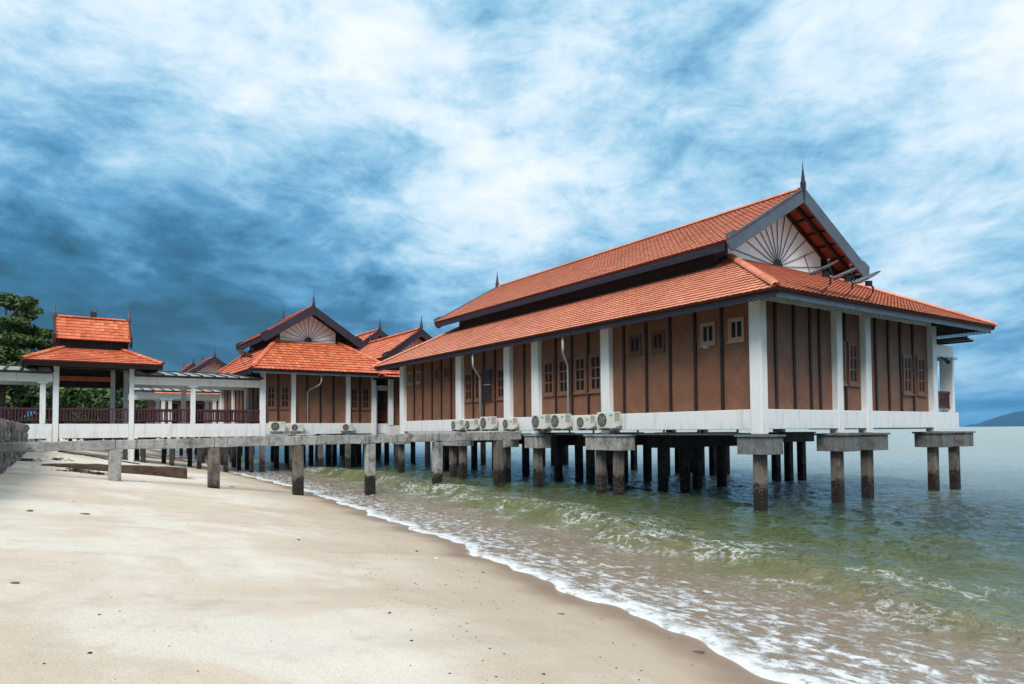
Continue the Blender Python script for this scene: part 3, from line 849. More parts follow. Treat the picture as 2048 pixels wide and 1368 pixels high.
# side wall, bay by bay from the corner
dv = [1.45, 2.46, 3.48, 4.53, 5.60]
wall_bay(H1, 'y', FX, .38, 6.18, dv, ZL1, ZW1, -1,
         [(mid(.45, 1.4), 5.16, .56, .68, 2, 1, PALEFRAME), (mid(1.5, 2.42), 5.16, .56, .68, 2, 1, PALEFRAME),
          (mid(3.5, 4.5), 5.16, .56, .68, 2, 1, DIMFRAME), (mid(4.55, 5.55), 5.16, .56, .68, 2, 1, DIMFRAME)])
dv = [7.48, 8.42, 9.42]
wall_bay(H1, 'y', FX, 6.62, 10.36, dv, ZL1, ZW1, -1, [(q, 4.35, .66, 1.38, 2, 3, FRAME) for q in (7.08, 7.95, 8.92, 9.88)], 1)
wall_bay(H1, 'y', FX, 10.82, 12.40, [11.55], ZL1, ZW1, -1)
dv = [13.78, 14.72, 15.66]
wall_bay(H1, 'y', FX, 12.85, 16.52, dv, ZL1, ZW1, -1, [(q, 4.35, .66, 1.38, 2, 3, FRAME) for q in (13.30, 15.18, 16.08)], 1)
# propped-open dark shutter in the third panel
m_ = MB(); m_.box(.20, .12, 13.94, 14.58, 3.62, 5.05); sh_ = m_.build('window_frame', FRAME, H1)
m_ = MB(); m_.box(.118, .06, 13.98, 14.54, 3.66, 4.31); m_.build('shutter', BLACKM, sh_)
m_ = MB(); m_.box(.118, .06, 13.98, 14.54, 4.36, 5.01); m_.build('shutter', BLACKM, sh_)
m_ = MB(); m_.box(.055, .02, 13.96, 14.5, 4.325, 4.35); m_.build('stay', METAL, sh_)
dv = [17.75, 18.75, 19.75, 20.8, 21.8]
wall_bay(H1, 'y', FX, 17.02, 22.80, dv, ZL1, ZW1, -1,
         [(q, 5.16, .56, .68, 2, 1, FRAME if q < 20.5 else PALEFRAME) for q in (18.25, 19.25, 21.3, 22.28)])
# end wall
wall_bay(H1, 'x', FY, .30, 3.80, [.95, 1.84, 2.66, 3.14], ZL1, 5.93, -1)
wall_bay(H1, 'x', FY, 4.10, 5.44, [4.55], ZL1, 5.93, -1, [(4.33, 4.33, .40, 1.36, 2, 3, FRAME), (4.98, 4.33, .56, 1.36, 2, 3, FRAME)], 1)
wall_bay(H1, 'x', FY, 5.76, 9.91, [6.36, 7.18, 7.98, 8.84], ZL1, 5.93, -1, [(8.41, 4.12, .60, 1.36, 2, 3, FRAME), (9.38, 4.12, .60, 1.36, 2, 3, FRAME)])
# back walls
m_ = MB(); m_.box(9.92, 10.02, .34, 22.8, ZL1, ZW1); m_.box(.31, 9.9, 23.0, 23.1, ZL1, ZW1); m_.build('rear_wall', BROWN_A, H1)
m_ = MB(); m_.box(.31, 9.9, .32, 22.98, 6.2, 6.3); m_.build('ceiling', DARKWOOD, H1)
lo1, up1 = two_tier_roof(H1, (-1.05, 11.75, -1.28, 24.35), (2.75, 7.95, 3.12, 19.95), (1.30, 9.50, 2.08, 21.5), 5.88, 8.10, 8.22, 10.58, TILE, BARGE, near=300, gfrac=.665)
# rain pipes
for yb, top in ((14.72, 6.0), (8.42, 6.0)):
    m_ = MB()
    m_.tube([(-.85, yb - .75, 5.75), (-.85, yb - .75, 5.2), (-.80, yb - .68, 5.1), (-.1, yb - .08, 4.72), (-.02, yb, 4.6), (-.02, yb, 2.9)], .045, 8)
    m_.build('rain_pipe', METAL, H1, True)
# two small bulkhead lamps under the pale windows
m_ = MB(); m_.box(.19, .05, 1.93, 2.05, 4.72, 4.78); m_.build('wall_lamp', SHEET, H1)
# seaward veranda at the far end of the gable side
m_ = MB(); m_.box(10.215, 11.86, .05, .30, 2.22, ZL1); m_.box(11.62, 11.86, .305, 6, 2.22, ZL1); m_.build('veranda_ledge', WHITE, H1)
column(H1, 11.46, 11.62, .05, .50, ZL1, 4.78, 'veranda_post')
m_ = MB(); m_.box(11.36, 11.72, -.03, .58, 4.78, 4.86); m_.build('post_capital', WHITE, H1)
m_ = MB(); m_.box(10.22, 11.64, .08, .30, 4.86, 5.28); m_.box(11.44, 11.64, .31, 6, 4.86, 5.28); m_.build('veranda_beam', WHITE, H1)
rl = MB(); rl.box(10.22, 11.45, .14, .20, 3.52, 3.60); rl.box(10.22, 11.45, .145, .195, 2.98, 3.03)
ro = rl.build('railing', MAROON, H1)
bm0 = MB(); bm0.box(-.016, .016, -.016, .016, 0, .488); BAL = bm0.mesh('baluster', MAROON)
for i in range(11): inst('baluster', BAL, ro, Matrix.Translation((10.30 + i * .11, .17, 3.032)))
for x0, x1, yf in ((10.25, 10.72, -.9), (10.80, 11.36, -.75)):
    m_ = MB(); m_.box(x0, x1, yf, 4, 5.42, 5.44); m_.build('canopy_sheet', WHITE, H1)
for x0, yf in ((10.22, -1.0), (10.76, -.85), (11.40, -.7)):
    m_ = MB(); m_.box(x0 - .03, x0 + .03, yf, 4, 5.36, 5.45); m_.build('canopy_bar', BLACKM, H1)
m_ = MB(); m_.tube([(10.55, .02, 4.83), (10.55, -.1, 4.72)], .03, 6); m_.tube([(10.55, -.1, 4.74), (10.40, -.28, 4.60)], .06, 8, .075); m_.build('flood_lamp', BLACKM, H1)

# ------------------------------------------------------------------ foundations
def foundation(cx, cy, wx, wy, piles, label, group, z0=1.58, z1=2.128, capm=None, pilem=None, pw=.29, lip=True, name='pile_foundation'):
    f_ = thing(name, (cx, cy, -1.2), label, 'foundation', group)
    m_ = MB(); m_.box(cx - wx / 2, cx + wx / 2, cy - wy / 2, cy + wy / 2, z0, z1 - .065)
    bevel(m_.build('pile_cap', capm or CAPM, f_), .012)
    if lip:
        m_ = MB(); m_.box(cx - wx / 2 - .05, cx + wx / 2 + .05, cy - wy / 2 - .05, cy + wy / 2 + .05, z1 - .063, z1 - .004); m_.build('cap_slab', capm or CAPM, f_)
    for px_, py_ in piles:
        m_ = MB(); h = pw / 2
        jx, jy = random.uniform(-.02, .02), random.uniform(-.02, .02)
        m_.prism([(px_ - h, py_ - h, z0), (px_ + h, py_ - h, z0), (px_ + h, py_ + h, z0), (px_ - h, py_ + h, z0)], (jx, jy, -1.2 - z0))
        bevel(m_.build('pile', pilem or CONC2, f_), .03)
    return f_
foundation(-.03, .06, .70, .98, [(-.03, .06)], 'grey pile cap under the near corner column of the long house', 'pile caps of the long house')
foundation(3.75, .03, .75, .95, [(3.72, .05)], 'grey pile cap under the second column of the gable end', 'pile caps of the long house')
foundation(5.42, .03, .75, .95, [(5.42, .05)], 'grey pile cap under the third column of the gable end', 'pile caps of the long house')
foundation(9.82, .03, .75, .95, [(9.80, .05)], 'grey pile cap under the fourth column of the gable end', 'pile caps of the long house')
foundation(11.43, .03, .75, .95, [(11.40, .05)], 'grey pile cap at the seaward end, under the veranda post', 'pile caps of the long house')
foundation(-.02, 6.16, .74, 1.74, [(-.02, 5.72), (-.02, 6.62)], 'long pale pile cap on two piles below the biggest air conditioner', 'pile caps of the long house', capm=CONC)
foundation(-.02, 10.38, .70, .86, [(-.02, 10.38)], 'square pale pile cap just right of the old concrete beam end', 'pile caps of the long house', capm=CONC)
foundation(-.02, 12.62, .70, .86, [(-.02, 12.62)], 'pale pile cap hidden behind the old concrete beam end', 'pile caps of the long house', capm=CONC)
foundation(-.02, 16.78, .74, 1.74, [(-.02, 16.3), (-.02, 17.25)], 'pale pile cap on two piles behind the fifth concrete post', 'pile caps of the long house', capm=CONC)
foundation(-.02, 23.0, .70, .9, [(-.02, 23.0)], 'pile cap under the far left corner of the long house', 'pile caps of the long house', capm=CONC)
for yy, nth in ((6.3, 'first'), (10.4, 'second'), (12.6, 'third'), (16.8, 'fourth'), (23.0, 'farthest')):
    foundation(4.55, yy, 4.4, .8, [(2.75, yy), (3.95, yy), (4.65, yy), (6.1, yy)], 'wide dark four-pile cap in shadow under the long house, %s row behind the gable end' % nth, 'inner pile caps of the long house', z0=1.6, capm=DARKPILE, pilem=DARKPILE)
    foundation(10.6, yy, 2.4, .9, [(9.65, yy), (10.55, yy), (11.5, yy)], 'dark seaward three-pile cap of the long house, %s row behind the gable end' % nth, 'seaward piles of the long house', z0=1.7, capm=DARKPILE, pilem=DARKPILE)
m_ = MB()
# service pipes slung under the floor
sp = thing('service_pipe', (2, 3, 2.1), 'thin pale service pipe slung under the floor of the long house', 'pipe', None)
m_.tube([(.5, .6, 2.13), (.5, 9.9, 2.13)], .035, 8); m_.build('pipe_run', METAL, sp, True)
m_ = MB()
for yy in (1.2, 2.6, 4.1, 5.3, 7.6, 9.0): m_.box(.47, .53, yy - .02, yy + .02, 2.16, 2.335)
m_.build('pipe_hanger', METAL, sp)

# ------------------------------------------------------------------ middle stilt house
H2 = thing('stilt_house', (-2.6, 34, ZL0 - .1), 'middle stilt house with sunburst gable facing the beach, left of the long house', 'house', 'stilt houses')
C2 = [(-6.14, -5.84), (-4.37, -4.13), (-1.04, -.80), (.61, .88)]
for x0, x1 in C2: column(H2, x0, x1, 28.5, 28.78, 2.05, 6.05)
for x0, x1 in ((-6.14, -5.86), (.61, .88)):
    for yy in (32.0, 35.5, 39.0): column(H2, x0, x1, yy, yy + .28, 2.05, 6.05)
m_ = MB()
for (a0, a1), (b0, b1) in zip(C2[:-1], C2[1:]): m_.box(a1 + .001, b0 - .001, 28.54, 28.76, 2.17, 2.80)
m_.box(-6.1, -5.88, 28.785, 39.1, 2.17, 2.80); m_.box(.63, .86, 28.785, 39.1, 2.17, 2.80)
m_.build('ledge', WHITE, H2)
m_ = MB(); m_.box(-5.87, .62, 28.8, 39.1, 2.25, 2.7); m_.build('floor_slab', DARKPILE, H2)
wall_bay(H2, 'x', 28.70, -5.84, -4.37, [-5.10], 2.80, 6.2, -1, [(-5.5, 4.33, .52, 1.36, 2, 3, FRAME), (-4.72, 4.33, .52, 1.36, 2, 3, FRAME)])
wall_bay(H2, 'x', 28.70, -4.13, -1.04, [-3.42, -2.62, -1.82], 2.80, 6.2, -1, [], 1)
wall_bay(H2, 'x', 28.70, -.80, .61, [-.14], 2.80, 6.2, -1, [(-.5, 4.33, .50, 1.36, 2, 3, FRAME), (.24, 4.33, .50, 1.36, 2, 3, FRAME)])
wall_bay(H2, 'y', -5.95, 28.79, 32.0, [29.8, 30.9], 2.80, 6.2, -1, [(29.3, 4.33, .6, 1.36, 2, 3, FRAME)])
wall_bay(H2, 'y', -5.95, 32.28, 39.0, [33.4, 34.4, 35.4, 36.6, 37.8], 2.80, 6.2, -1)
m_ = MB(); m_.box(.66, .76, 28.79, 39.1, 2.80, 6.2); m_.box(-5.9, .65, 39.0, 39.1, 2.80, 6.2); m_.build('rear_wall', BROWN_B, H2)
m_ = MB(); m_.box(-5.9, .65, 28.8, 38.98, 6.1, 6.2); m_.build('ceiling', DARKWOOD, H2)
two_tier_roof(H2, (-6.95, 2.15, 27.3, 40.3), (-4.35, -.45, 31.68, 36.1), (-5.55, .75, 30.67, 37.1), 5.80, 8.05, 8.08, 10.10, TILE2, BARGE2, key=(.26, .40, .010, .050), gfrac=.565)
m_ = MB(); m_.tube([(-2.95, 27.55, 5.6), (-2.95, 27.55, 5.2), (-3.0, 27.7, 5.05), (-3.4, 28.5, 4.75), (-3.42, 28.6, 4.6), (-3.42, 28.6, 2.3)], .045, 8)
m_.build('rain_pipe', METAL, H2, True)
i_ = 0
for yy in (28.7, 32.1, 35.6, 39.0):
    for xx, nth in ((-6.0, 'leftmost'), (-4.25, 'second from the left'), (-2.6, 'middle one'), (-.92, 'fourth from the left'), (.75, 'rightmost')):
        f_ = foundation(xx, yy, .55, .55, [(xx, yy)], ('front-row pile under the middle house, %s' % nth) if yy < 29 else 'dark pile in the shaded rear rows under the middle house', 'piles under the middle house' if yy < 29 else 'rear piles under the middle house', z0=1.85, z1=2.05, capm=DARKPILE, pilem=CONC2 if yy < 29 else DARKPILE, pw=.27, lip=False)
# ------------------------------------------------------------------ houses behind
def back_house(label, cx, yf, wd, ln, ze, zi, zu, za, tile=TILE2, fan=1, key=(.32, .40), grp='stilt houses', base=2.2):
    o = thing('stilt_house', (cx, yf + ln / 2, base), label, 'house', grp)
    h = wd / 2; uw = h * .86
    m_ = MB(); m_.box(cx - h + .2, cx + h - .2, yf + .2, yf + ln - .2, base + .4, ze + .3); m_.build('wall', BROWN_A, o)
    m_ = MB(); m_.box(cx - h, cx + h, yf, yf + ln, base - .15, base + .45); m_.build('ledge', WHITE, o)
    for i in range(5):
        for yy in (yf + .02, yf + ln - .3):
            x = cx - h + i * (wd - .28) / 4; column(o, x, x + .28, yy - .06, yy + .2, base + .452, ze + .02)
    two_tier_roof(o, (cx - h - 1.0, cx + h + 1.0, yf - 1.2, yf + ln + 1.2), (cx - h * .55, cx + h * .55, yf + 3.1, yf + ln - 3.1),
                  (cx - uw, cx + uw, yf + 2.1, yf + ln - 2.1), ze, zi, zu, za, tile, BARGE2, key=key, fret=False, fan=fan)
    return o
back_house('narrow stilt house whose gable shows between the middle and long houses', 4.9, 28.2, 6.6, 13.0, 5.6, 7.1, 7.15, 9.2)
back_house('stilt house behind, its white gable peeking over the roof right of the middle house', 5.8, 37.2, 7.4, 14, 5.8, 8.0, 8.05, 10.35)
back_house('distant stilt house with a small fan gable seen above the walkway canopy', -1.6, 62.5, 7.2, 11, 5.8, 8.0, 8.05, 10.1)
back_house('farther stilt house just behind the distant fan gable', -1.3, 76.5, 7.2, 11, 5.9, 8.1, 8.2, 10.6)
for (xx0, xx1, yy0, yy1) in ((1.8, 8.0, 27.4, 40), (2.3, 9.3, 44, 51), (-5, 1.8, 62.6, 73)):
    for xx in np.linspace(xx0, xx1, 4):
        for yy in np.linspace(yy0, yy1, 3):
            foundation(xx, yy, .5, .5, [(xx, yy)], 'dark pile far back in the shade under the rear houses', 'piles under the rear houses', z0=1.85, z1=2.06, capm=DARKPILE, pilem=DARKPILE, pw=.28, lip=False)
# gated gap between middle and long houses
gp = thing('link_bridge', (2.6, 29.5, 2.1), 'short white link bridge with a dark gate between the middle and long houses', 'bridge')
m_ = MB(); m_.box(.9, 4.4, 28.9, 29.1, 2.15, 2.78); m_.build('ledge', WHITE, gp)
for x in (.95, 2.42, 3.3): column(gp, x, x + .18, 28.92, 29.1, 2.782, 4.88, 'post')
m_ = MB(); m_.box(.95, 4.4, 28.9, 29.12, 4.88, 5.2); m_.build('lintel', WHITE, gp)
rl = MB(); rl.box(1.14, 2.40, 29.0, 29.06, 3.50, 3.58); rl.box(1.14, 2.40, 29.0, 29.06, 2.98, 3.03); ro = rl.build('railing', MAROON, gp)
for i in range(9): inst('baluster', BAL, ro, Matrix.Translation((1.22 + i * .14, 29.03, 3.031)))

# ------------------------------------------------------------------ gazebo on the walkway
GZ_ = thing('gazebo', (-14.2, 30.1, 1.2), 'open white-posted gazebo with two-tier red roof and two tall finials', 'gazebo')
for x0, x1 in ((-15.94, -15.70), (-12.68, -12.45)):
    column(GZ_, x0, x1, 28.48, 28.72, .6, 5.75, 'post')
    column(GZ_, x0, x1, 31.5, 31.74, .6, 5.75, 'post')
column(GZ_, -13.3, -13.08, 31.5, 31.74, 2.78, 5.75, 'post')
for yy in (28.52, 31.5):
    m_ = MB(); m_.box(-15.69, -12.69, yy, yy + .2, 2.07, 2.78); m_.build('ledge', WHITE, GZ_)
m_ = MB(); m_.box(-15.68, -12.70, 28.73, 31.49, 2.3, 2.7); m_.build('floor_slab', DARKPILE, GZ_)
m_ = MB(); m_.box(-15.69, -12.69, 28.54, 28.70, 5.55, 5.72); m_.build('head_beam', DARKWOOD, GZ_)
m_ = MB(); m_.box(-15.69, -13.31, 31.54, 31.70, 4.75, 5.72); m_.build('rear_screen', DARKWOOD, GZ_)
m_ = MB(); m_.box(-13.07, -12.69, 31.54, 31.70, 4.75, 5.72); m_.build('rear_screen', DARKWOOD, GZ_)
# lattice frieze below the front head beam
m_ = MB()
for i in range(24):
    x = -15.66 + i * .125
    m_.beam((x, 28.62, 5.54), (x + .12, 28.62, 5.36), .015, .022); m_.beam((x + .12, 28.625, 5.54), (x, 28.625, 5.36), .015, .022)
setp(m_.build('lattice_frieze', DARKWOOD, GZ_), kind='stuff')
bm0 = MB(); bm0.box(-.028, .028, -.02, .02, 0, .508); BAL2 = bm0.mesh('baluster', MAROON)
for yy in (28.62, 31.6):
    rl = MB(); rl.box(-15.69, -12.69, yy - .03, yy + .03, 3.48, 3.56); ro = rl.build('handrail', MAROON, GZ_)
    rl = MB(); rl.box(-15.69, -12.69, yy - .025, yy + .025, 2.92, 2.97); rl.build('bottom_rail', MAROON, GZ_)
    for i in range(23): inst('baluster', BAL2, ro, Matrix.Translation((-15.62 + i * .131, yy, 2.971)))
m_ = MB()
for i in range(18):
    x = -15.6 + i * .127
    m_.prism([(x, 31.44, 5.22), (x + .06, 31.44, 5.15), (x + .12, 31.44, 5.22), (x + .06, 31.44, 5.29)], (0, .03, 0))
m_.box(-15.66, -13.32, 31.475, 31.53, 5.10, 5.34)
setp(m_.build('red_valance', TILE2, GZ_), kind='stuff')
ge = (-17.18, -11.26, 27.5, 32.75); gi = (-15.5, -12.95, 29.35, 30.9); zge, zgi = 5.80, 6.62
A_ = [((ge[0], ge[2], zge), (ge[1], ge[2], zge), (gi[1], gi[2], zgi), (gi[0], gi[2], zgi)),
      ((ge[0], ge[3], zge), (ge[0], ge[2], zge), (gi[0], gi[2], zgi), (gi[0], gi[3], zgi)),
      ((ge[1], ge[2], zge), (ge[1], ge[3], zge), (gi[1], gi[3], zgi), (gi[1], gi[2], zgi)),
      ((ge[1], ge[3], zge), (ge[0], ge[3], zge), (gi[0], gi[3], zgi), (gi[1], gi[3], zgi))]
m_ = MB()
for q in A_: slab(m_, *q, -.05, -.012)
glo = m_.build('lower_roof', DECK, GZ_)
m_ = MB()
for q in A_: slab(m_, *q, -.30, -.056)
m_.build('soffit', DARKWOOD, GZ_)
joined_tiles('lower_roof_tiles', [t for q in A_ for t in tiles_on(*q, TW, .25)], TILE2, GZ_, (TW, .25))
for P0, P1 in (((ge[0], ge[2]), (gi[0], gi[2])), ((ge[1], ge[2]), (gi[1], gi[2])), ((ge[0], ge[3]), (gi[0], gi[3])), ((ge[1], ge[3]), (gi[1], gi[3]))):
    cap_tiles('hip_tile', (*P0, zge + .03), (*P1, zgi + .03), TILE2, glo, step=.32, r=.14)
gx0, gx1, gy0, gy1, gzu, gza, gcy = -15.86, -12.62, 28.95, 31.25, 7.05, 8.26, 30.1
U_ = [((gx0, gy0, gzu), (gx1, gy0, gzu), (gx1, gcy, gza), (gx0, gcy, gza)), ((gx1, gy1, gzu), (gx0, gy1, gzu), (gx0, gcy, gza), (gx1, gcy, gza))]
m_ = MB()
for q in U_: slab(m_, *q, -.07, -.012)
guo = m_.build('upper_roof', DECK, GZ_)
joined_tiles('upper_roof_tiles', [t for q in U_ for t in tiles_on(*q, TW, .24)], TILE2, GZ_, (TW, .24))
cap_tiles('ridge_tile', (gx0 + .1, gcy, gza + .02), (gx1 - .1, gcy, gza + .02), TILE2, guo, step=.3, r=.12)
m_ = MB(); m_.box(-15.74, -12.76, 29.30, 30.9, 6.40, 7.32); m_.build('clerestory_wall', DARKWOOD, GZ_)
for xx, sg in ((gx0, -1), (gx1, 1)):
    for s_ in (-1, 1):
        m_ = MB(); bargeboard(m_, (xx, gcy, gza), (0, s_, 0), (sg, 0, 0), (gy1 - gy0) / 2 + .05, (gza - gzu) / ((gy1 - gy0) / 2), .10, .10, .34); m_.build('bargeboard', BARGE2, GZ_)
    m_ = MB(); spike(m_, xx + sg * .05, gcy, gza, .92, .12, .9); m_.build('finial', BARGE, GZ_)
m_ = MB(); m_.box(-14.35, -14.08, gcy - .1, gcy + .1, gza + .1, gza + .38); m_.tube([(-14.1, gcy, gza + .36), (-14.02, gcy, gza + .5)], .02, 5); m_.tube([(-14.3, gcy, gza + .36), (-14.33, gcy, gza + .47)], .02, 5); m_.build('ridge_vent', BARGE2, GZ_)

# ------------------------------------------------------------------ walkways with canopy
def walkway(label, x0, x1, y0, y1, posts, zb=2.07, zt=2.78, beam=(4.82, 5.22), canopy=True, rail=True, n_sheet=None, back=True):
    o = thing('covered_walkway', ((x0 + x1) / 2, (y0 + y1) / 2, 1.0), label, 'walkway', 'covered walkways')
    for yy in (y0, y1 - .2):
        m_ = MB(); m_.box(x0, x1, yy, yy + .2, zb, zt); m_.build('ledge', WHITE, o)
    m_ = MB(); m_.box(x0 + .01, x1 - .01, y0 + .21, y1 - .21, 2.3, 2.7); m_.build('floor_slab', DARKPILE, o)
    m_ = MB(); m_.box(x0, x1, y0 + .02, y0 + .2, *beam); m_.build('front_beam', WHITE, o)
    if back:
        m_ = MB(); m_.box(x0, x1, y1 - .2, y1 - .02, *beam); m_.build('rear_beam', WHITE, o)
    for x in posts:
        for yy in ((y0 + .0, y1 - .22) if back else (y0,)):
            column(o, x - .12, x + .12, yy + .01, yy + .21, zt + .001, beam[0] - .081, 'post')
            m_ = MB(); m_.box(x - .22, x + .22, yy - .06, yy + .28, beam[0] - .08, beam[0] - .002); m_.build('post_capital', WHITE, o)
    if canopy:
        n = n_sheet or int((x1 - x0) / .62)
        st = (x1 - x0) / n
        for i in range(n):
            a_ = x0 + i * st
            m_ = MB(); m_.prism([(a_ + .03, y0 - .45, 5.30), (a_ + st - .03, y0 - .45, 5.30), (a_ + st - .03, y1 + .3, 5.78), (a_ + .03, y1 + .3, 5.78)], (0, 0, .012)); m_.build('canopy_sheet', SHEET, o)
        for i in range(n + 1):
            m_ = MB(); m_.beam((x0 + i * st, y0 - .5, 5.31), (x0 + i * st, y1 + .35, 5.805), .10, .10); m_.build('canopy_bar', BLACKM, o)
        for yy, zz in ((y0 - .50, 5.27), (y1 + .36, 5.82), (y0 + .1, 5.26)):
            m_ = MB(); m_.beam((x0, yy, zz), (x1, yy, zz), .045, .07); m_.build('canopy_rim', BLACKM, o)
    if rail:
        for yy in (y0 + .12, y1 - .12):
            rl = MB(); rl.box(x0, x1, yy - .03, yy + .03, 3.48, 3.56); ro = rl.build('handrail', MAROON, o)
            rl = MB(); rl.box(x0, x1, yy - .025, yy + .025, 2.92, 2.97); rl.build('bottom_rail', MAROON, o)
            n = int((x1 - x0) / .135)
            for i in range(n): inst('baluster', BAL2, ro, Matrix.Translation((x0 + .07 + i * .135, yy, 2.971)))
    return o
walkway('covered walkway with white beams between the gazebo and the middle house', -12.44, -6.16, 28.5, 31.7, [-9.65])
walkway('covered walkway left of the gazebo running to the stone wall', -26.0, -15.96, 28.5, 31.7, [-16.35, -20.2, -24])
walkway('rear covered walkway with paired white posts seen beyond the front rail', -11.2, -4.0, 43.0, 46.0, [-9.2, -8.75, -5.75, -5.35], beam=(4.75, 5.15), rail=False)
for xx in np.linspace(-12.0, -6.6, 5):
    for yy in (28.65, 31.5):
        foundation(xx, yy, .34, .34, [(xx, yy)], 'slim dark pile under the covered walkway', 'piles under the covered walkway', z0=1.9, z1=2.06, capm=DARKPILE, pilem=DARKPILE, pw=.22, lip=False)
for xx in np.linspace(-10.5, -4.5, 4):
    foundation(xx, 43.2, .34, .34, [(xx, 43.2)], 'slim pile under the rear walkway', 'piles under the rear walkway', z0=1.9, z1=2.06, capm=DARKPILE, pilem=DARKPILE, pw=.22, lip=False)

# ------------------------------------------------------------------ old concrete pier beam on posts
PR = thing('concrete_pier_frame', (-8, 11.55, 0), 'old stained concrete beam on square posts crossing the beach', 'pier')
ptx = [-14.59, -11.88, -9.22, -6.63, -3.90, -1.14]
def ptop(x): return 2.07 + (x + 17.1) / 17.0 * .18
def pbot(x): return 1.80 + (x + 17.1) / 17.0 * .11
seg = [-17.3] + ptx[:-1] + [-2.2, -.08]
for a_, b_ in zip(seg[:-1], seg[1:]):
    m_ = MB(); y0, y1 = 11.40, 11.72
    n = 6; vs_ = []; fs = []
    for i in range(n + 1):
        x = a_ + .003 + (b_ - a_ - .006) * i / n
        j = [random.uniform(-.015, .015) for _ in range(4)]
        zt, zb_ = ptop(x), pbot(x)
        vs_ += [(x, y0 + j[0], zb_ + j[1]), (x, y1, zb_), (x, y1, zt), (x, y0 + j[2] * .6, zt + j[3])]
    for i in range(n):
        k_ = 4 * i
        for q in range(4): fs.append((k_ + q, k_ + (q + 1) % 4, k_ + 4 + (q + 1) % 4, k_ + 4 + q)[::-1])
    fs += [(0, 1, 2, 3), (4 * n + 3, 4 * n + 2, 4 * n + 1, 4 * n)]
    m_.add(vs_, fs); bevel(m_.build('beam', CONC, PR), .02)
for i, x in enumerate(ptx):
    m_ = MB(); zt = pbot(x) - .02; h = .16
    tw = random.uniform(-.03, .03)
    m_.prism([(x - h, 11.41, zt), (x + h, 11.41, zt), (x + h, 11.71, zt), (x - h, 11.71, zt)], (tw, tw * .4, -1.0 - zt))
    bevel(m_.build('post', CONC2 if i in (1, 2, 5) else CONC, PR), .025)

# ------------------------------------------------------------------ air conditioners
def ac_proto(wd, ht, dp):
    """front faces -Y, back on y=0, base z=0"""
    o = thing('air_conditioner', (0, 0, 0), '', 'air conditioner', 'outdoor air conditioner units')
    m_ = MB(); m_.box(-wd / 2, wd / 2, -dp, 0, .06, ht); bevel(m_.build('casing', ACBODY, o), .02)
    fx = -wd * .17; fz = .06 + (ht - .06) * .52; r = (ht - .06) * .40
    # recessed-looking grille plate, fan well, rings and bars
    m_ = MB(); m_.box(-wd / 2 + .02, wd * .17, -dp - .008, -dp - .001, .09, ht - .04); m_.build('grille_plate', ACBODY, o)
    m_ = MB(); m_.prism([(fx + r * math.cos(q), -dp - .009, fz + r * math.sin(q)) for q in [2 * math.pi * j / 24 for j in range(24)]], (0, -.006, 0)); well = m_.build('fan_well', ACDARK, o)
    m_ = MB()
    for q in range(4):
        a0 = q * math.pi / 2 + .3
        pts = [(fx + r * .15 * math.cos(a0), -dp - .0155, fz + r * .15 * math.sin(a0)), (fx + r * .85 * math.cos(a0 - .2), -dp - .0155, fz + r * .85 * math.sin(a0 - .2)),
               (fx + r * .85 * math.cos(a0 + .75), -dp - .0155, fz + r * .85 * math.sin(a0 + .75)), (fx + r * .15 * math.cos(a0 + 1.0), -dp - .0155, fz + r * .15 * math.sin(a0 + 1.0))]
        m_.prism(pts, (0, -.004, 0))
    m_.build('fan_blade', ACGREY, well)
    m_ = MB()
    for rr in (r * 1.02, r * .74, r * .48, r * .22):
        pts = [(fx + rr * math.cos(q), -dp - .03, fz + rr * math.sin(q)) for q in [2 * math.pi * j / 20 for j in range(21)]]
        m_.tube(pts, .007, 4, cap=False)
    for j in range(8):
        q = math.pi * j / 8
        m_.tube([(fx - r * math.cos(q), -dp - .03, fz - r * math.sin(q)), (fx + r * math.cos(q), -dp - .03, fz + r * math.sin(q))], .005, 4)
    m_.build('fan_guard', ACGREY, o)
    m_ = MB(); m_.box(wd * .24, wd * .42, -dp - .006, -dp - .001, ht - .14, ht - .09); m_.build('badge', GREENLABEL, o)
    m_ = MB(); m_.box(wd / 2 + .001, wd / 2 + .05, -dp * .75, -dp * .35, .12, .30); m_.build('valve_cover', ACBODY, o)
    m_ = MB()
    for j in range(6): m_.box(wd / 2 + .001, wd / 2 + .008, -dp * .9, -dp * .2, ht * .5 + j * .05, ht * .5 + j * .05 + .018)
    m_.build('side_louvre', ACGREY, o)
    for x in (-wd * .32, wd * .32):
        m_ = MB(); m_.box(x - .03, x + .03, -dp - .02, .12, .0, .058); m_.build('foot', ACGREY, o)
    m_ = MB(); m_.tube([(wd / 2 + .03, -dp * .5, .14), (wd / 2 + .06, -dp * .25, .13), (wd / 2 + .05, -dp * .1, .10), (wd / 2 + .04, -.02, .02)], .018, 6); m_.build('hose', BLACKM, o, True)
    return o
big = ac_proto(.86, .62, .33); small = ac_proto(.76, .50, .28)
LABS = [(5.88, 'big', 'largest air conditioner on the long house, nearest the corner, over a pile cap'),
        (7.12, 'small', 'small air conditioner second from the right on the long house ledge'),
        (8.52, 'big', 'air conditioner below the nearer rain pipe of the long house'),
        (9.75, 'big', 'air conditioner with side vents below the nearer four windows, left of the rain pipe one'),
        (11.96, 'small', 'small lone air conditioner fifth from the right, between two column pairs'),
        (13.60, 'big', 'air conditioner below the black open shutter of the long house'),
        (15.05, 'small', 'air conditioner second from the left on the long house ledge'),
        (16.35, 'small', 'leftmost air conditioner on the long house, by the fifth column')]
used = {'big': False, 'small': False}
def place_ac(kind, loc, rz, label, grp):
    pr = big if kind == 'big' else small
    o = copy_tree(pr) if used[kind] else pr
    used[kind] = True
    o.location = loc; o.rotation_euler = (0, 0, rz); setp(o, label, None, grp)
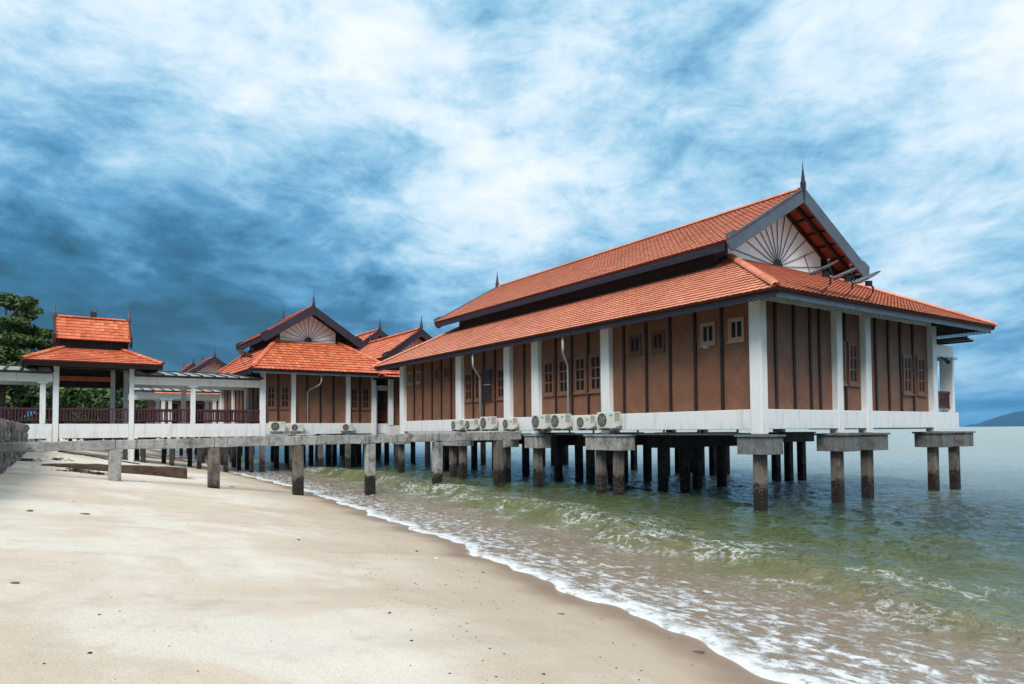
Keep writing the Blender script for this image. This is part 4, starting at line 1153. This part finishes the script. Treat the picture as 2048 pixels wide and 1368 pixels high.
for y, kd, lb in LABS: place_ac(kd, (-.13, y, 2.27), -math.pi / 2, lb, 'air conditioners on the long house')
for x, kd, lb in ((-5.3, 'big', 'larger air conditioner at the left end of the middle house ledge'), (-4.2, 'small', 'small air conditioner beside the second column of the middle house'), (-1.15, 'small', 'lone small air conditioner towards the right on the middle house ledge')):
    place_ac(kd, (x, 28.38, 2.26), 0, lb, 'air conditioners on the middle house')

# ------------------------------------------------------------------ satellite dishes
def dish_proto():
    """dish on a bent mast, base at origin, mast leans along +X, dish axis along local (-.55,0,.83)"""
    o = thing('satellite_dish', (0, 0, 0), '', 'satellite dish', 'satellite dishes')
    m_ = MB(); m_.tube([(0, 0, -.05), (.22, 0, .12), (.34, 0, .26), (.35, 0, .40), (.24, 0, .50)], .026, 8); m_.build('mast', BLACKM, o, True)
    ax = Vector((-.42, .0, .91)).normalized(); c = Vector((.12, 0, .60)); xx = Vector((0, 1, 0)); yy = ax.cross(xx)
    n = 24; vs_ = []; fs = []; RR = .42
    prof = [(0, 0), (.35, .02), (.7, .075), (1, .14)]
    for side, off in ((0, 0), (1, .018)):
        for rr, dd in prof[1:]:
            for j in range(n):
                q = 2 * math.pi * j / n; vs_.append(c + (xx * math.cos(q) + yy * math.sin(q) * 1.08) * RR * rr + ax * (dd * RR * 1.2 + off))
    c0, c1 = len(vs_), len(vs_) + 1; vs_ += [c, c + ax * .018]
    for side in (0, 1):
        k0 = side * 3 * n
        for i in range(2):
            for j in range(n):
                f = (k0 + i * n + j, k0 + i * n + (j + 1) % n, k0 + (i + 1) * n + (j + 1) % n, k0 + (i + 1) * n + j)
                fs.append(f[::-1] if side == 0 else f)
        for j in range(n):
            f = (k0 + j, (c0, c1)[side], k0 + (j + 1) % n); fs.append(f[::-1] if side == 0 else f)
    for j in range(n): fs.append((2 * n + j, 2 * n + (j + 1) % n, 5 * n + (j + 1) % n, 5 * n + j))
    m_ = MB(); m_.add(vs_, fs); m_.build('reflector', DISHM, o, True)
    rim = c - yy * RR * 1.05 + ax * .05
    low = c + Vector((-.34, 0, -.12)); tip = c + Vector((-.52, 0, .42))
    m_ = MB(); m_.tube([c + ax * -.03, low, tip], .013, 6); m_.build('feed_arm', BLACKM, o)
    m_ = MB(); m_.tube([tip, tip + Vector((.07, 0, .03))], .024, 8); m_.build('receiver_head', DISHM, o)
    m_ = MB(); m_.box(.13, .29, -.05, .05, .44, .58); m_.build('bracket', BLACKM, o)
    return o
dp = dish_proto()
def lowroof_front(x, y): return 5.88 + (8.10 - 5.88) / (3.12 + 1.28) * (y + 1.28)
for i, (x, lb) in enumerate(((.95, 'left one of three satellite dishes on the gable-end roof'), (2.05, 'middle one of three satellite dishes on the gable-end roof'), (3.15, 'right one of three satellite dishes on the gable-end roof'))):
    o = dp if i == 0 else copy_tree(dp)
    y = -1.18
    o.location = (x, y, lowroof_front(x, y) + .02); o.rotation_euler = (0, 0, R(-28 + i * 2)); setp(o, lb)
o = copy_tree(dp); o.location = (-6.35, 30.9, 6.28); o.rotation_euler = (0, 0, R(200)); setp(o, 'dark satellite dish on the left slope of the middle house roof')

# ------------------------------------------------------------------ rubble retaining wall
def stone_fn(t, bs):
    oi = t.node('ShaderNodeObjectInfo').outputs['Random']; P = pos(t)
    c = t.ramp(oi, [(0, (.10, .095, .09)), (.5, (.19, .17, .155)), (1, (.30, .275, .25))])
    n = t.noise(P, 9, 5, .65)
    c = t.mix(t.m('MULTIPLY', t.ss(n, .4, .7), .6), c, (.07, .06, .055))
    t.put(bs.inputs['Base Color'], c); t.put(bs.inputs['Normal'], t.bump(t.noise(P, 22, 4), .8, .03))
STONE = mat('rubble_stone', (.2, .18, .16), .9, .2, stone_fn)
MORTAR = mat('wall_core', (.07, .065, .06), .95, .1, vary(.3, 6))
SW = thing('stone_wall', (-17.4, 19, 1.0), 'rough rubble stone retaining wall at the left edge of the beach', 'wall')
m_ = MB(); ya, yb = 3.0, 26.0
m_.prism([(wallx(ya) - .05, ya, .3), (wallx(yb) - .05, yb - .12, .3), (wallx(yb) - .55, yb - .12, .3), (wallx(ya) - .55, ya, .3)], (0, 0, 2.24)); m_.build('wall_core', MORTAR, SW)
def stone_mesh(seed):
    rr = random.Random(seed); m_ = MB()
    vs_ = [(x, y, z) for z in (-.5, 0, .5) for y in (-.5, 0, .5) for x in (-.5, .5)]
    V = []
    for x, y, z in vs_:
        k_ = 1.0 if abs(y) < .1 or abs(z) < .1 else .86
        V.append((x * (1 + rr.uniform(-.2, .25)) * (1.15 if abs(y) < .1 and abs(z) < .1 else .9), y * k_ * (1 + rr.uniform(-.08, .08)), z * k_ * (1 + rr.uniform(-.08, .08))))
    def id_(i, j, k_): return k_ * 6 + j * 2 + i
    F = []
    for k_ in range(2):
        for j in range(2):
            F.append((id_(1, j, k_), id_(1, j + 1, k_), id_(1, j + 1, k_ + 1), id_(1, j, k_ + 1)))
            F.append((id_(0, j, k_), id_(0, j, k_ + 1), id_(0, j + 1, k_ + 1), id_(0, j + 1, k_)))
    for q in range(2):
        F.append((id_(0, q, 2), id_(1, q, 2), id_(1, q + 1, 2), id_(0, q + 1, 2))); F.append((id_(0, q, 0), id_(0, q + 1, 0), id_(1, q + 1, 0), id_(1, q, 0)))
        F.append((id_(0, 0, q), id_(1, 0, q), id_(1, 0, q + 1), id_(0, 0, q + 1))); F.append((id_(0, 2, q), id_(0, 2, q + 1), id_(1, 2, q + 1), id_(1, 2, q)))
    m_.add(V, F); return m_.mesh('stone', STONE)
SM = [stone_mesh(i) for i in range(8)]
z = .75; row = 0
while z < 2.5:
    hgt = random.uniform(.24, .34); y = 8.5 + random.uniform(0, .2)
    while y < 25.9:
        ln = random.uniform(.28, .52)
        if z + hgt > float(sand_z(np.array([wallx(y) + .1]), np.array([y]))[0]) - .05:
            inst('stone', random.choice(SM), SW, Matrix.Translation((wallx(y) - .03 + random.uniform(-.03, .03), y + ln / 2, z + hgt / 2)) @ Matrix.Rotation(random.uniform(-.15, .15), 4, 'X') @ Matrix.Diagonal((.34, ln * 1.02, hgt * 1.04, 1)))
        y += ln
    for i in range(2):
        inst('stone', random.choice(SM), SW, Matrix.Translation((wallx(26) - .20 - i * .28, 25.93, z + hgt / 2)) @ Matrix.Rotation(math.pi / 2, 4, 'Z') @ Matrix.Diagonal((.3, .30, hgt * 1.04, 1)))
    z += hgt
# grass on top of the wall
def leafmat(name, c0, c1, rough=.55):
    def fn(t, bs):
        g = t.node('ShaderNodeNewGeometry'); P = g.outputs['Position']
        r_ = t.m('FRACT', t.m('ADD', g.outputs['Random Per Island'], t.m('MULTIPLY', t.noise(P, .8, 3), .8)))
        t.put(bs.inputs['Base Color'], t.mix(r_, c0, c1))
    return mat(name, c0, rough, .35, fn)
GRASS = leafmat('grass_blades', (.10, .16, .025), (.22, .27, .05))
gv = []; gf = []
for i in range(1500):
    y = random.uniform(9, 25.8); x = wallx(y) - random.uniform(.05, .5); zb_ = 2.5
    h = random.uniform(.08, .26); a_ = random.uniform(0, 6.28); dx, dy = math.cos(a_) * .012, math.sin(a_) * .012
    k_ = len(gv); lx, ly = random.uniform(-.08, .08), random.uniform(-.08, .08)
    gv += [(x - dx, y - dy, zb_), (x + dx, y + dy, zb_), (x + lx, y + ly, zb_ + h)]; gf.append((k_, k_ + 1, k_ + 2))
m_ = MB(); m_.add(gv, gf); gr_ = m_.build('grass', GRASS, None); setp(gr_, 'bright green grass fringe on top of the stone wall', 'grass', None, 'stuff')

# ------------------------------------------------------------------ trees
LEAF1 = leafmat('broad_leaves', (.024, .058, .014), (.11, .175, .038))
LEAF2 = leafmat('bush_leaves', (.028, .07, .018), (.085, .16, .04))
BARK = mat('bark', (.09, .065, .05), .9, .2, vary(.35, 6, .6))
def foliage(name, parent, clumps, leaf, n, mt, seed):
    g = np.random.default_rng(seed)
    C = np.array([c[:3] for c in clumps]); S = np.array([c[3:6] for c in clumps])
    wgt = (S[:, 0] * S[:, 1]); wgt = wgt / wgt.sum()
    idx = g.choice(len(C), n, p=wgt)
    u = g.normal(size=(n, 3)); u /= np.linalg.norm(u, axis=1)[:, None]
    rad = g.uniform(.35, 1.0, n) ** .6
    P = C[idx] + u * rad[:, None] * S[idx]
    nrm = g.normal(size=(n, 3)) * .6 + np.array([0, 0, .9]) + u * .5; nrm /= np.linalg.norm(nrm, axis=1)[:, None]
    t1 = np.cross(nrm, g.normal(size=(n, 3))); t1 /= np.linalg.norm(t1, axis=1)[:, None]; t2 = np.cross(nrm, t1)
    s1 = leaf * g.uniform(.6, 1.2, n)[:, None]; s2 = s1 * .55
    V = np.stack([P - t1 * s1, P - t2 * s2 + nrm * s1 * .15, P + t1 * s1, P + t2 * s2 + nrm * s1 * .15], 1).reshape(-1, 3) - np.array(woff(parent))
    F = np.arange(4 * n).reshape(-1, 4)
    me = bpy.data.meshes.new(name); me.from_pydata(V.tolist(), [], F.tolist()); me.materials.append(mt); me.update()
    o = bpy.data.objects.new(name, me); COL.objects.link(o); o.parent = parent; return o
def tree(name, label, base, top, spread, seed, n, leaf, mt, grp, trunk_r=.22, flat=.32, nclump=26, low=.35):
    rr = random.Random(seed); o = thing(name, base, label, 'tree', grp); bx_, by, bz = base
    H = top - bz; clumps = []; tm = MB()
    tm.tube([(bx_, by, bz - .3), (bx_ + .1, by, bz + H * .35), (bx_ + rr.uniform(-.3, .3), by + rr.uniform(-.3, .3), bz + H * .8)], trunk_r, 8, trunk_r * .35)
    for i in range(nclump):
        f = low + (1 - low) * (i + .5) / nclump; q = rr.uniform(0, 6.283)
        env = spread * (1.0 if f < .7 else max(.25, 1 - (f - .7) / .32)) * rr.uniform(.35, 1)
        c = (bx_ + math.cos(q) * env * .75, by + math.sin(q) * env * .75, bz + H * f)
        sz = spread * rr.uniform(.26, .46) * (1 if f < .8 else .62)
        clumps.append((*c, sz, sz, sz * flat * rr.uniform(.8, 1.5)))
        if i % 2 == 0: tm.tube([(bx_ + .05, by, bz + H * max(.2, f - .2)), ((bx_ + c[0]) / 2, (by + c[1]) / 2, bz + H * (f - .06)), c], trunk_r * .3, 5, .02)
    tm.build('trunk', BARK, o, True)
    foliage('crown', o, clumps, leaf, n, mt, seed)
    return o
def px_at(px, py, Y):
    dloc = Vector(((px - 1024) / 1380, -(py - 812) / 1380, -1.0)); dw = cam.matrix_world.to_3x3() @ dloc
    return CAMP + dw * ((Y - CAMP.y) / dw.y)
o = thing('almond_tree', (-18.6, 41, 2.3), 'tall dark green tiered tree rising behind the gazebo at the left edge', 'tree')
cl_ = []
for px, py, rx, rz in [(14, 592, .50, .18), (30, 598, .45, .2), (55, 602, .6, .25), (42, 615, .8, .3), (66, 618, .5, .22), (74, 622, .35, .14), (8, 607, .5, .16), (-10, 600, .5, .2), (50, 632, .7, .3), (44, 645, .5, .35),
                       (20, 643, .8, .3), (50, 660, 1.0, .35), (10, 660, 1.0, .4), (75, 665, .8, .3), (92, 668, .6, .3), (30, 680, 1.2, .4), (65, 685, 1.1, .4), (95, 690, .8, .4), (0, 690, 1.1, .5), (-30, 670, 1.3, .5),
                       (20, 705, 1.3, .4), (60, 712, 1.2, .4), (95, 715, .8, .4), (-20, 715, 1.3, .5), (10, 735, 1.4, .4), (55, 740, 1.2, .4), (90, 742, .9, .4), (30, 760, 1.3, .5), (80, 770, 1.0, .5), (-30, 750, 1.5, .6)]:
    yy = 41 + random.uniform(-1.1, 1.1); q = px_at(px, py, yy); cl_.append((q.x, q.y, q.z, rx, rx * 1.2, rz))
tm = MB(); tm.tube([(-18.6, 41, 1.8), (-18.4, 41, 5), (-17.9, 41, 8), (-17.5, 41, 10.6)], .24, 8, .06)
for c in cl_[::2]: tm.tube([(-18.3, 41, max(3.0, c[2] - 1.3)), ((c[0] - 18.2) / 2, (c[1] + 41) / 2, c[2] - .5), c[:3]], .06, 5, .02)
tm.build('trunk', BARK, o, True)
foliage('crown', o, cl_, .15, 15000, LEAF1, 5)
tree('almond_tree', 'broad dark tree behind the left walkway canopy, cut by the left edge', (-24.5, 43, 2.3), 9.0, 4.2, 9, 8000, .21, LEAF1, None, .25, .34, 30, .1)
bush = [(-15.6, 40.5, 4.75, 1.3, 'left low leafy tree framed by the gazebo posts'), (-13.9, 41.2, 4.95, 1.5, 'middle low leafy tree framed by the gazebo posts'), (-12.4, 40.2, 4.8, 1.2, 'right low leafy tree framed by the gazebo posts'),
        (-17.9, 49, 6.6, 2.8, 'dark tree behind the left gazebo post'), (-14.6, 50, 6.8, 3.0, 'dark tree behind the middle of the gazebo'), (-11.4, 51, 6.4, 2.8, 'dark tree behind the right gazebo post'),
        (-21.5, 47, 5.2, 2.6, 'dark shrubby tree low behind the left walkway rail'), (-26.5, 56, 6.8, 3.8, 'dark tree far behind the left walkway'), (-31, 60, 8.5, 4.5, 'large dark tree outside the left edge behind the walkway'),
        (-8.6, 60, 5.8, 2.6, 'dark tree behind the rear walkway posts'), (-6.5, 84, 6.0, 3.4, 'far tree low behind the distant fan gable')]
for i, (x, y, t_, s_, lb) in enumerate(bush):
    tree('garden_tree', lb, (x, y, 1.6), t_, s_, 30 + i, 2600 if i < 3 else 4200, .16 if i < 3 else .27, LEAF2 if i < 3 else LEAF1, 'garden trees behind the walkways', .15, .55, 16, .15)

# ------------------------------------------------------------------ bungalows in the garden behind
def bungalow(label, cx, cy, wd, dp_, ze, zr):
    o = thing('bungalow', (cx, cy, 2.2), label, 'house', 'garden bungalows'); h, g = wd / 2, dp_ / 2
    m_ = MB(); m_.box(cx - h + .6, cx + h - .6, cy - g + .6, cy + g - .6, 2.0, ze); m_.build('wall', BROWN_A, o)
    q = [((cx - h, cy - g, ze), (cx + h, cy - g, ze), (cx + h * .4, cy, zr), (cx - h * .4, cy, zr)), ((cx - h, cy + g, ze), (cx - h, cy - g, ze), (cx - h * .4, cy, zr), (cx - h * .4, cy + .01, zr)),
         ((cx + h, cy - g, ze), (cx + h, cy + g, ze), (cx + h * .4, cy + .01, zr), (cx + h * .4, cy, zr)), ((cx + h, cy + g, ze), (cx - h, cy + g, ze), (cx - h * .4, cy + .01, zr), (cx + h * .4, cy + .01, zr))]
    m_ = MB()
    for s_ in q: slab(m_, *s_, -.1, -.012)
    m_.build('roof', DECK, o)
    joined_tiles('roof_tiles', [t for s_ in q for t in tiles_on(*s_, .34, .42)], TILE2, o, (.34, .42))
    for x in (cx - h * .5, cx, cx + h * .5):
        m_ = MB(); m_.box(x - .4, x + .4, cy - g + .57, cy - g + .598, 2.9, ze - .5); m_.build('window', GLASS, o)
    return o
bungalow('low red-roofed bungalow seen under the canopy at the far left edge', -22.5, 49.5, 7, 6, 4.1, 5.9)
bungalow('low red-roofed bungalow seen under the walkway beam right of the gazebo', -5.4, 54, 8, 6, 5.2, 6.6)

# ------------------------------------------------------------------ things lying on the beach
def sz_(x, y): return float(sand_z(np.array([float(x)]), np.array([float(y)]))[0])
def pixel_sand(px, py):
    f = 1380.0
    dloc = Vector(((px - 1024) / f, -(py - 812) / f, -1.0)); dw = cam.matrix_world.to_3x3() @ dloc
    t = 1.0
    for _ in range(400):
        p = CAMP + dw * t
        if p.z <= sz_(p.x, p.y): break
        t += .08
    return CAMP + dw * t
LOGM = mat('rusty_timber', (.075, .048, .038), .9, .2, vary(.5, 4, .8, 12))
m_ = MB(); p0 = pixel_sand(82, 930); p1 = pixel_sand(374, 957); p0.z = p1.z = 0; n = 14; vs_ = []; fs = []
dr = (p1 - p0).normalized(); sd_ = Vector((-dr.y, dr.x, 0)) * .24
for i in range(n + 1):
    f = i / n; c = p0.lerp(p1, f); zt = sz_(c.x, c.y) + .03 + .36 * f ** .8 + random.uniform(-.012, .012); zb_ = zt - .6
    j = random.uniform(-.015, .015)
    vs_ += [(c.x - sd_.x, c.y - sd_.y, zb_), (c.x + sd_.x, c.y + sd_.y, zb_), (c.x + sd_.x + j, c.y + sd_.y, zt), (c.x - sd_.x + j, c.y - sd_.y, zt - .01)]
for i in range(n):
    k_ = 4 * i
    for q in range(4): fs.append((k_ + q, k_ + (q + 1) % 4, k_ + 4 + (q + 1) % 4, k_ + 4 + q)[::-1])
fs += [(0, 1, 2, 3), (4 * n + 3, 4 * n + 2, 4 * n + 1, 4 * n)]
m_.add(vs_, fs); lg = bevel(m_.build('fallen_beam', LOGM, None, loc=(p0.x / 2 + p1.x / 2, p0.y / 2 + p1.y / 2, .9)), .03)
setp(lg, 'long dark rusty beam half buried in the sand beneath the concrete pier', 'beam')
m_ = MB(); m_.tube([(-16.6, 30.4, sz_(-16.6, 30.4) + .05), (-14.8, 27.6, sz_(-14.8, 27.6) + .02), (-12.6, 24.6, sz_(-12.6, 24.6) - .01)], .06, 8)
setp(m_.build('buried_pipe', LOGM, None, True, loc=(-14.8, 27.6, 1.1)), 'thin dark half-buried pipe behind the fallen beam', 'pipe')
def pebble(name, label, cat, x, y, s, c, flat=.5, stretch=1.0, grp=None, rz=None):
    m_ = MB(); n = 8; rings = [(-.3, .75), (.1, 1.0), (.55, .78), (.9, .35)]
    vs_ = []; fs = []
    for zz, rr in rings:
        for j in range(n):
            q = 2 * math.pi * j / n; r_ = rr * random.uniform(.82, 1.12)
            vs_.append((r_ * math.cos(q) * s * stretch, r_ * math.sin(q) * s, zz * s * flat))
    for i in range(3):
        for j in range(n): fs.append((i * n + j, i * n + (j + 1) % n, (i + 1) * n + (j + 1) % n, (i + 1) * n + j))
    fs += [tuple(range(n - 1, -1, -1)), tuple(range(3 * n, 4 * n))]
    m_.add(vs_, fs); me = m_.mesh(name, mat('beach_' + '_'.join('%02d' % int(q * 100) for q in c), c, .7, .35, vary(.25, 20)), smooth=True)
    o = bpy.data.objects.new(name, me); COL.objects.link(o); o.location = (x, y, sz_(x, y)); o.rotation_euler = (0, 0, random.uniform(0, 6.28) if rz is None else rz)
    return setp(o, label, cat, grp)
DK = (.05, .038, .03)
for nm, px, py, s, c, fl, st, lb, cat in [
    ('pebble', 833, 1103, .045, (.03, .028, .028), .6, 1.2, 'black pebble on damp sand left of the pale shell', 'pebble'),
    ('shell', 873, 1118, .06, (.62, .58, .52), .5, 1.5, 'pale oval shell lying near the waterline', 'shell'),
    ('pebble', 966, 1146, .04, (.06, .045, .035), .5, 1.2, 'brown pebble just right of the pale shell, near the foam', 'pebble'),
    ('driftwood', 1396, 1309, .055, (.12, .07, .04), .5, 2.2, 'small brown driftwood bit closest to the foam edge at the bottom', 'driftwood'),
    ('driftwood', 1120, 1229, .04, (.20, .11, .06), .4, 2.6, 'reddish stick on the sand left of the foam', 'driftwood'),
    ('pebble', 1087, 1350, .025, DK, .6, 1.3, 'dark pebble at the bottom edge of the beach', 'pebble'),
    ('pebble', 779, 1228, .03, (.025, .02, .02), .6, 1.0, 'black pebble in the middle of the sand', 'pebble'),
    ('pebble', 823, 1285, .028, (.03, .025, .02), .6, 1.0, 'black pebble below the middle of the sand', 'pebble'),
    ('pebble', 180, 1308, .028, (.03, .025, .025), .6, 1.1, 'dark pebble at the lower left of the sand', 'pebble'),
    ('leaf', 59, 1023, .09, (.14, .07, .04), .5, 1.0, 'brown leaf clump on the sand by the stone wall', 'leaf'),
    ('leaf', 167, 1029, .10, (.12, .08, .05), .25, 1.9, 'curled brown leaf right of the leaf clump', 'leaf'),
    ('leaf', 28, 1167, .05, (.16, .10, .07), .35, 1.5, 'small dry leaf at the left edge of the sand', 'leaf'),
    ('shell', 283, 963, .16, (.72, .72, .70), .4, 1.3, 'white litter scrap on the sand beside the first concrete post', 'litter'),
    ('shell', 141, 1002, .08, (.70, .66, .58), .25, 1.6, 'cream shell fragment in the upper left sand', 'shell'),
    ('leaf', 462, 974, .10, (.16, .10, .06), .3, 2.0, 'dry leaf on the sand right of the second concrete post', 'leaf'),
    ('leaf', 597, 1081, .05, (.05, .04, .035), .5, 1.0, 'dark leaf on the damp sand below the third concrete post', 'leaf')]:
    p = pixel_sand(px, py); s *= .62; pebble(nm, lb, cat, p.x, p.y, s, c, fl, st, None, R(-34))
WEED = leafmat('seaweed', (.012, .028, .018), (.05, .06, .03))
def weed(label, px, py, s, n, name='seaweed_clump'):
    p = pixel_sand(px, py); vs_ = []; fs = []
    for i in range(n):
        a_ = random.uniform(0, 6.28); r_ = abs(random.gauss(0, .5)) * s
        c = Vector((p.x + math.cos(a_) * r_ * 1.6, p.y + math.sin(a_) * r_, 0)); c.z = sz_(c.x, c.y) + random.uniform(0, .22) * s
        t1 = Vector((random.gauss(0, 1), random.gauss(0, 1), random.gauss(0, .3))).normalized() * random.uniform(.06, .16); t2 = t1.cross(Vector((random.gauss(0, 1), random.gauss(0, 1), 1))).normalized() * .02
        k_ = len(vs_); vs_ += [c - t1, c - t2, c + t1, c + t2]; fs.append((k_, k_ + 1, k_ + 2, k_ + 3))
    m_ = MB(); m_.add(vs_, fs); setp(m_.build(name, WEED, None, loc=p), label, 'seaweed')
weed('dark green seaweed clump in front of the fallen beam', 155, 944, .45, 150)
weed('smaller dark weed clump right of the green one, against the fallen beam', 195, 949, .3, 70)
weed('dark weed strand beside the base of the stone wall', 52, 922, .35, 80)
weed('thin dark weed strand on the sand under the gazebo', 113, 920, .3, 50)
# specks of shell grit and leaf crumbs scattered over the sand
gv = []; gf = []
for i in range(1000):
    px_ = random.uniform(-11.6, 0); y = random.choice([random.uniform(-9, 4), random.uniform(-9, -2), random.uniform(-8, 12)])
    dd_ = random.choice([abs(random.gauss(1.6, .7)), abs(random.gauss(1.5, .25)), abs(random.gauss(2.6, .2)), random.uniform(.5, 7)])
    x = float(shore(y)) - max(.35, dd_)
    s = random.choice([.003, .004, .004, .005, .006, .008, .012]); z = sz_(x, y) + s * .2; k_ = len(gv)
    q0 = random.uniform(0, 6.28)
    for j in range(5):
        q = q0 + 2 * math.pi * j / 5; r_ = s * random.uniform(.6, 1.3); gv.append((x + r_ * math.cos(q) * 1.4, y + r_ * math.sin(q), z - s * .3))
    gv.append((x, y, z + s * .5))
    gf += [(k_ + j, k_ + (j + 1) % 5, k_ + 5) for j in range(5)]
def grit_fn(t, bs):
    r_ = t.node('ShaderNodeNewGeometry').outputs['Random Per Island']
    t.put(bs.inputs['Base Color'], t.ramp(r_, [(0, (.03, .022, .018)), (.55, (.09, .06, .04)), (.8, (.22, .12, .07)), (.93, (.6, .55, .48))], 'CONSTANT'))
m_ = MB(); m_.add(gv, gf); setp(m_.build('beach_grit', mat('shell_grit', (.1, .08, .06), .8, .3, grit_fn), None), 'tiny dark shell and leaf crumbs scattered on the sand', 'grit', None, 'stuff')

# ------------------------------------------------------------------ sea haze
def haze_box():
    me_ = MB(); me_.box(-13000, 15500, -5000, 15500, -4.2, 330)
    m2 = bpy.data.materials.new('haze'); m2.use_nodes = True; t = NT(m2.node_tree); t.n.clear()
    pv = t.node('ShaderNodeVolumePrincipled'); pv.inputs['Color'].default_value = (.17, .54, 1.0, 1); pv.inputs['Density'].default_value = 7.5e-5
    pv.inputs['Anisotropy'].default_value = 0.0
    out = t.node('ShaderNodeOutputMaterial'); t.l.new(pv.outputs[0], out.inputs['Volume'])
    o = me_.build('haze', m2, None); setp(o, 'thin bluish sea haze', None, None, 'stuff'); return o
HAZE = True
if HAZE: haze_box()
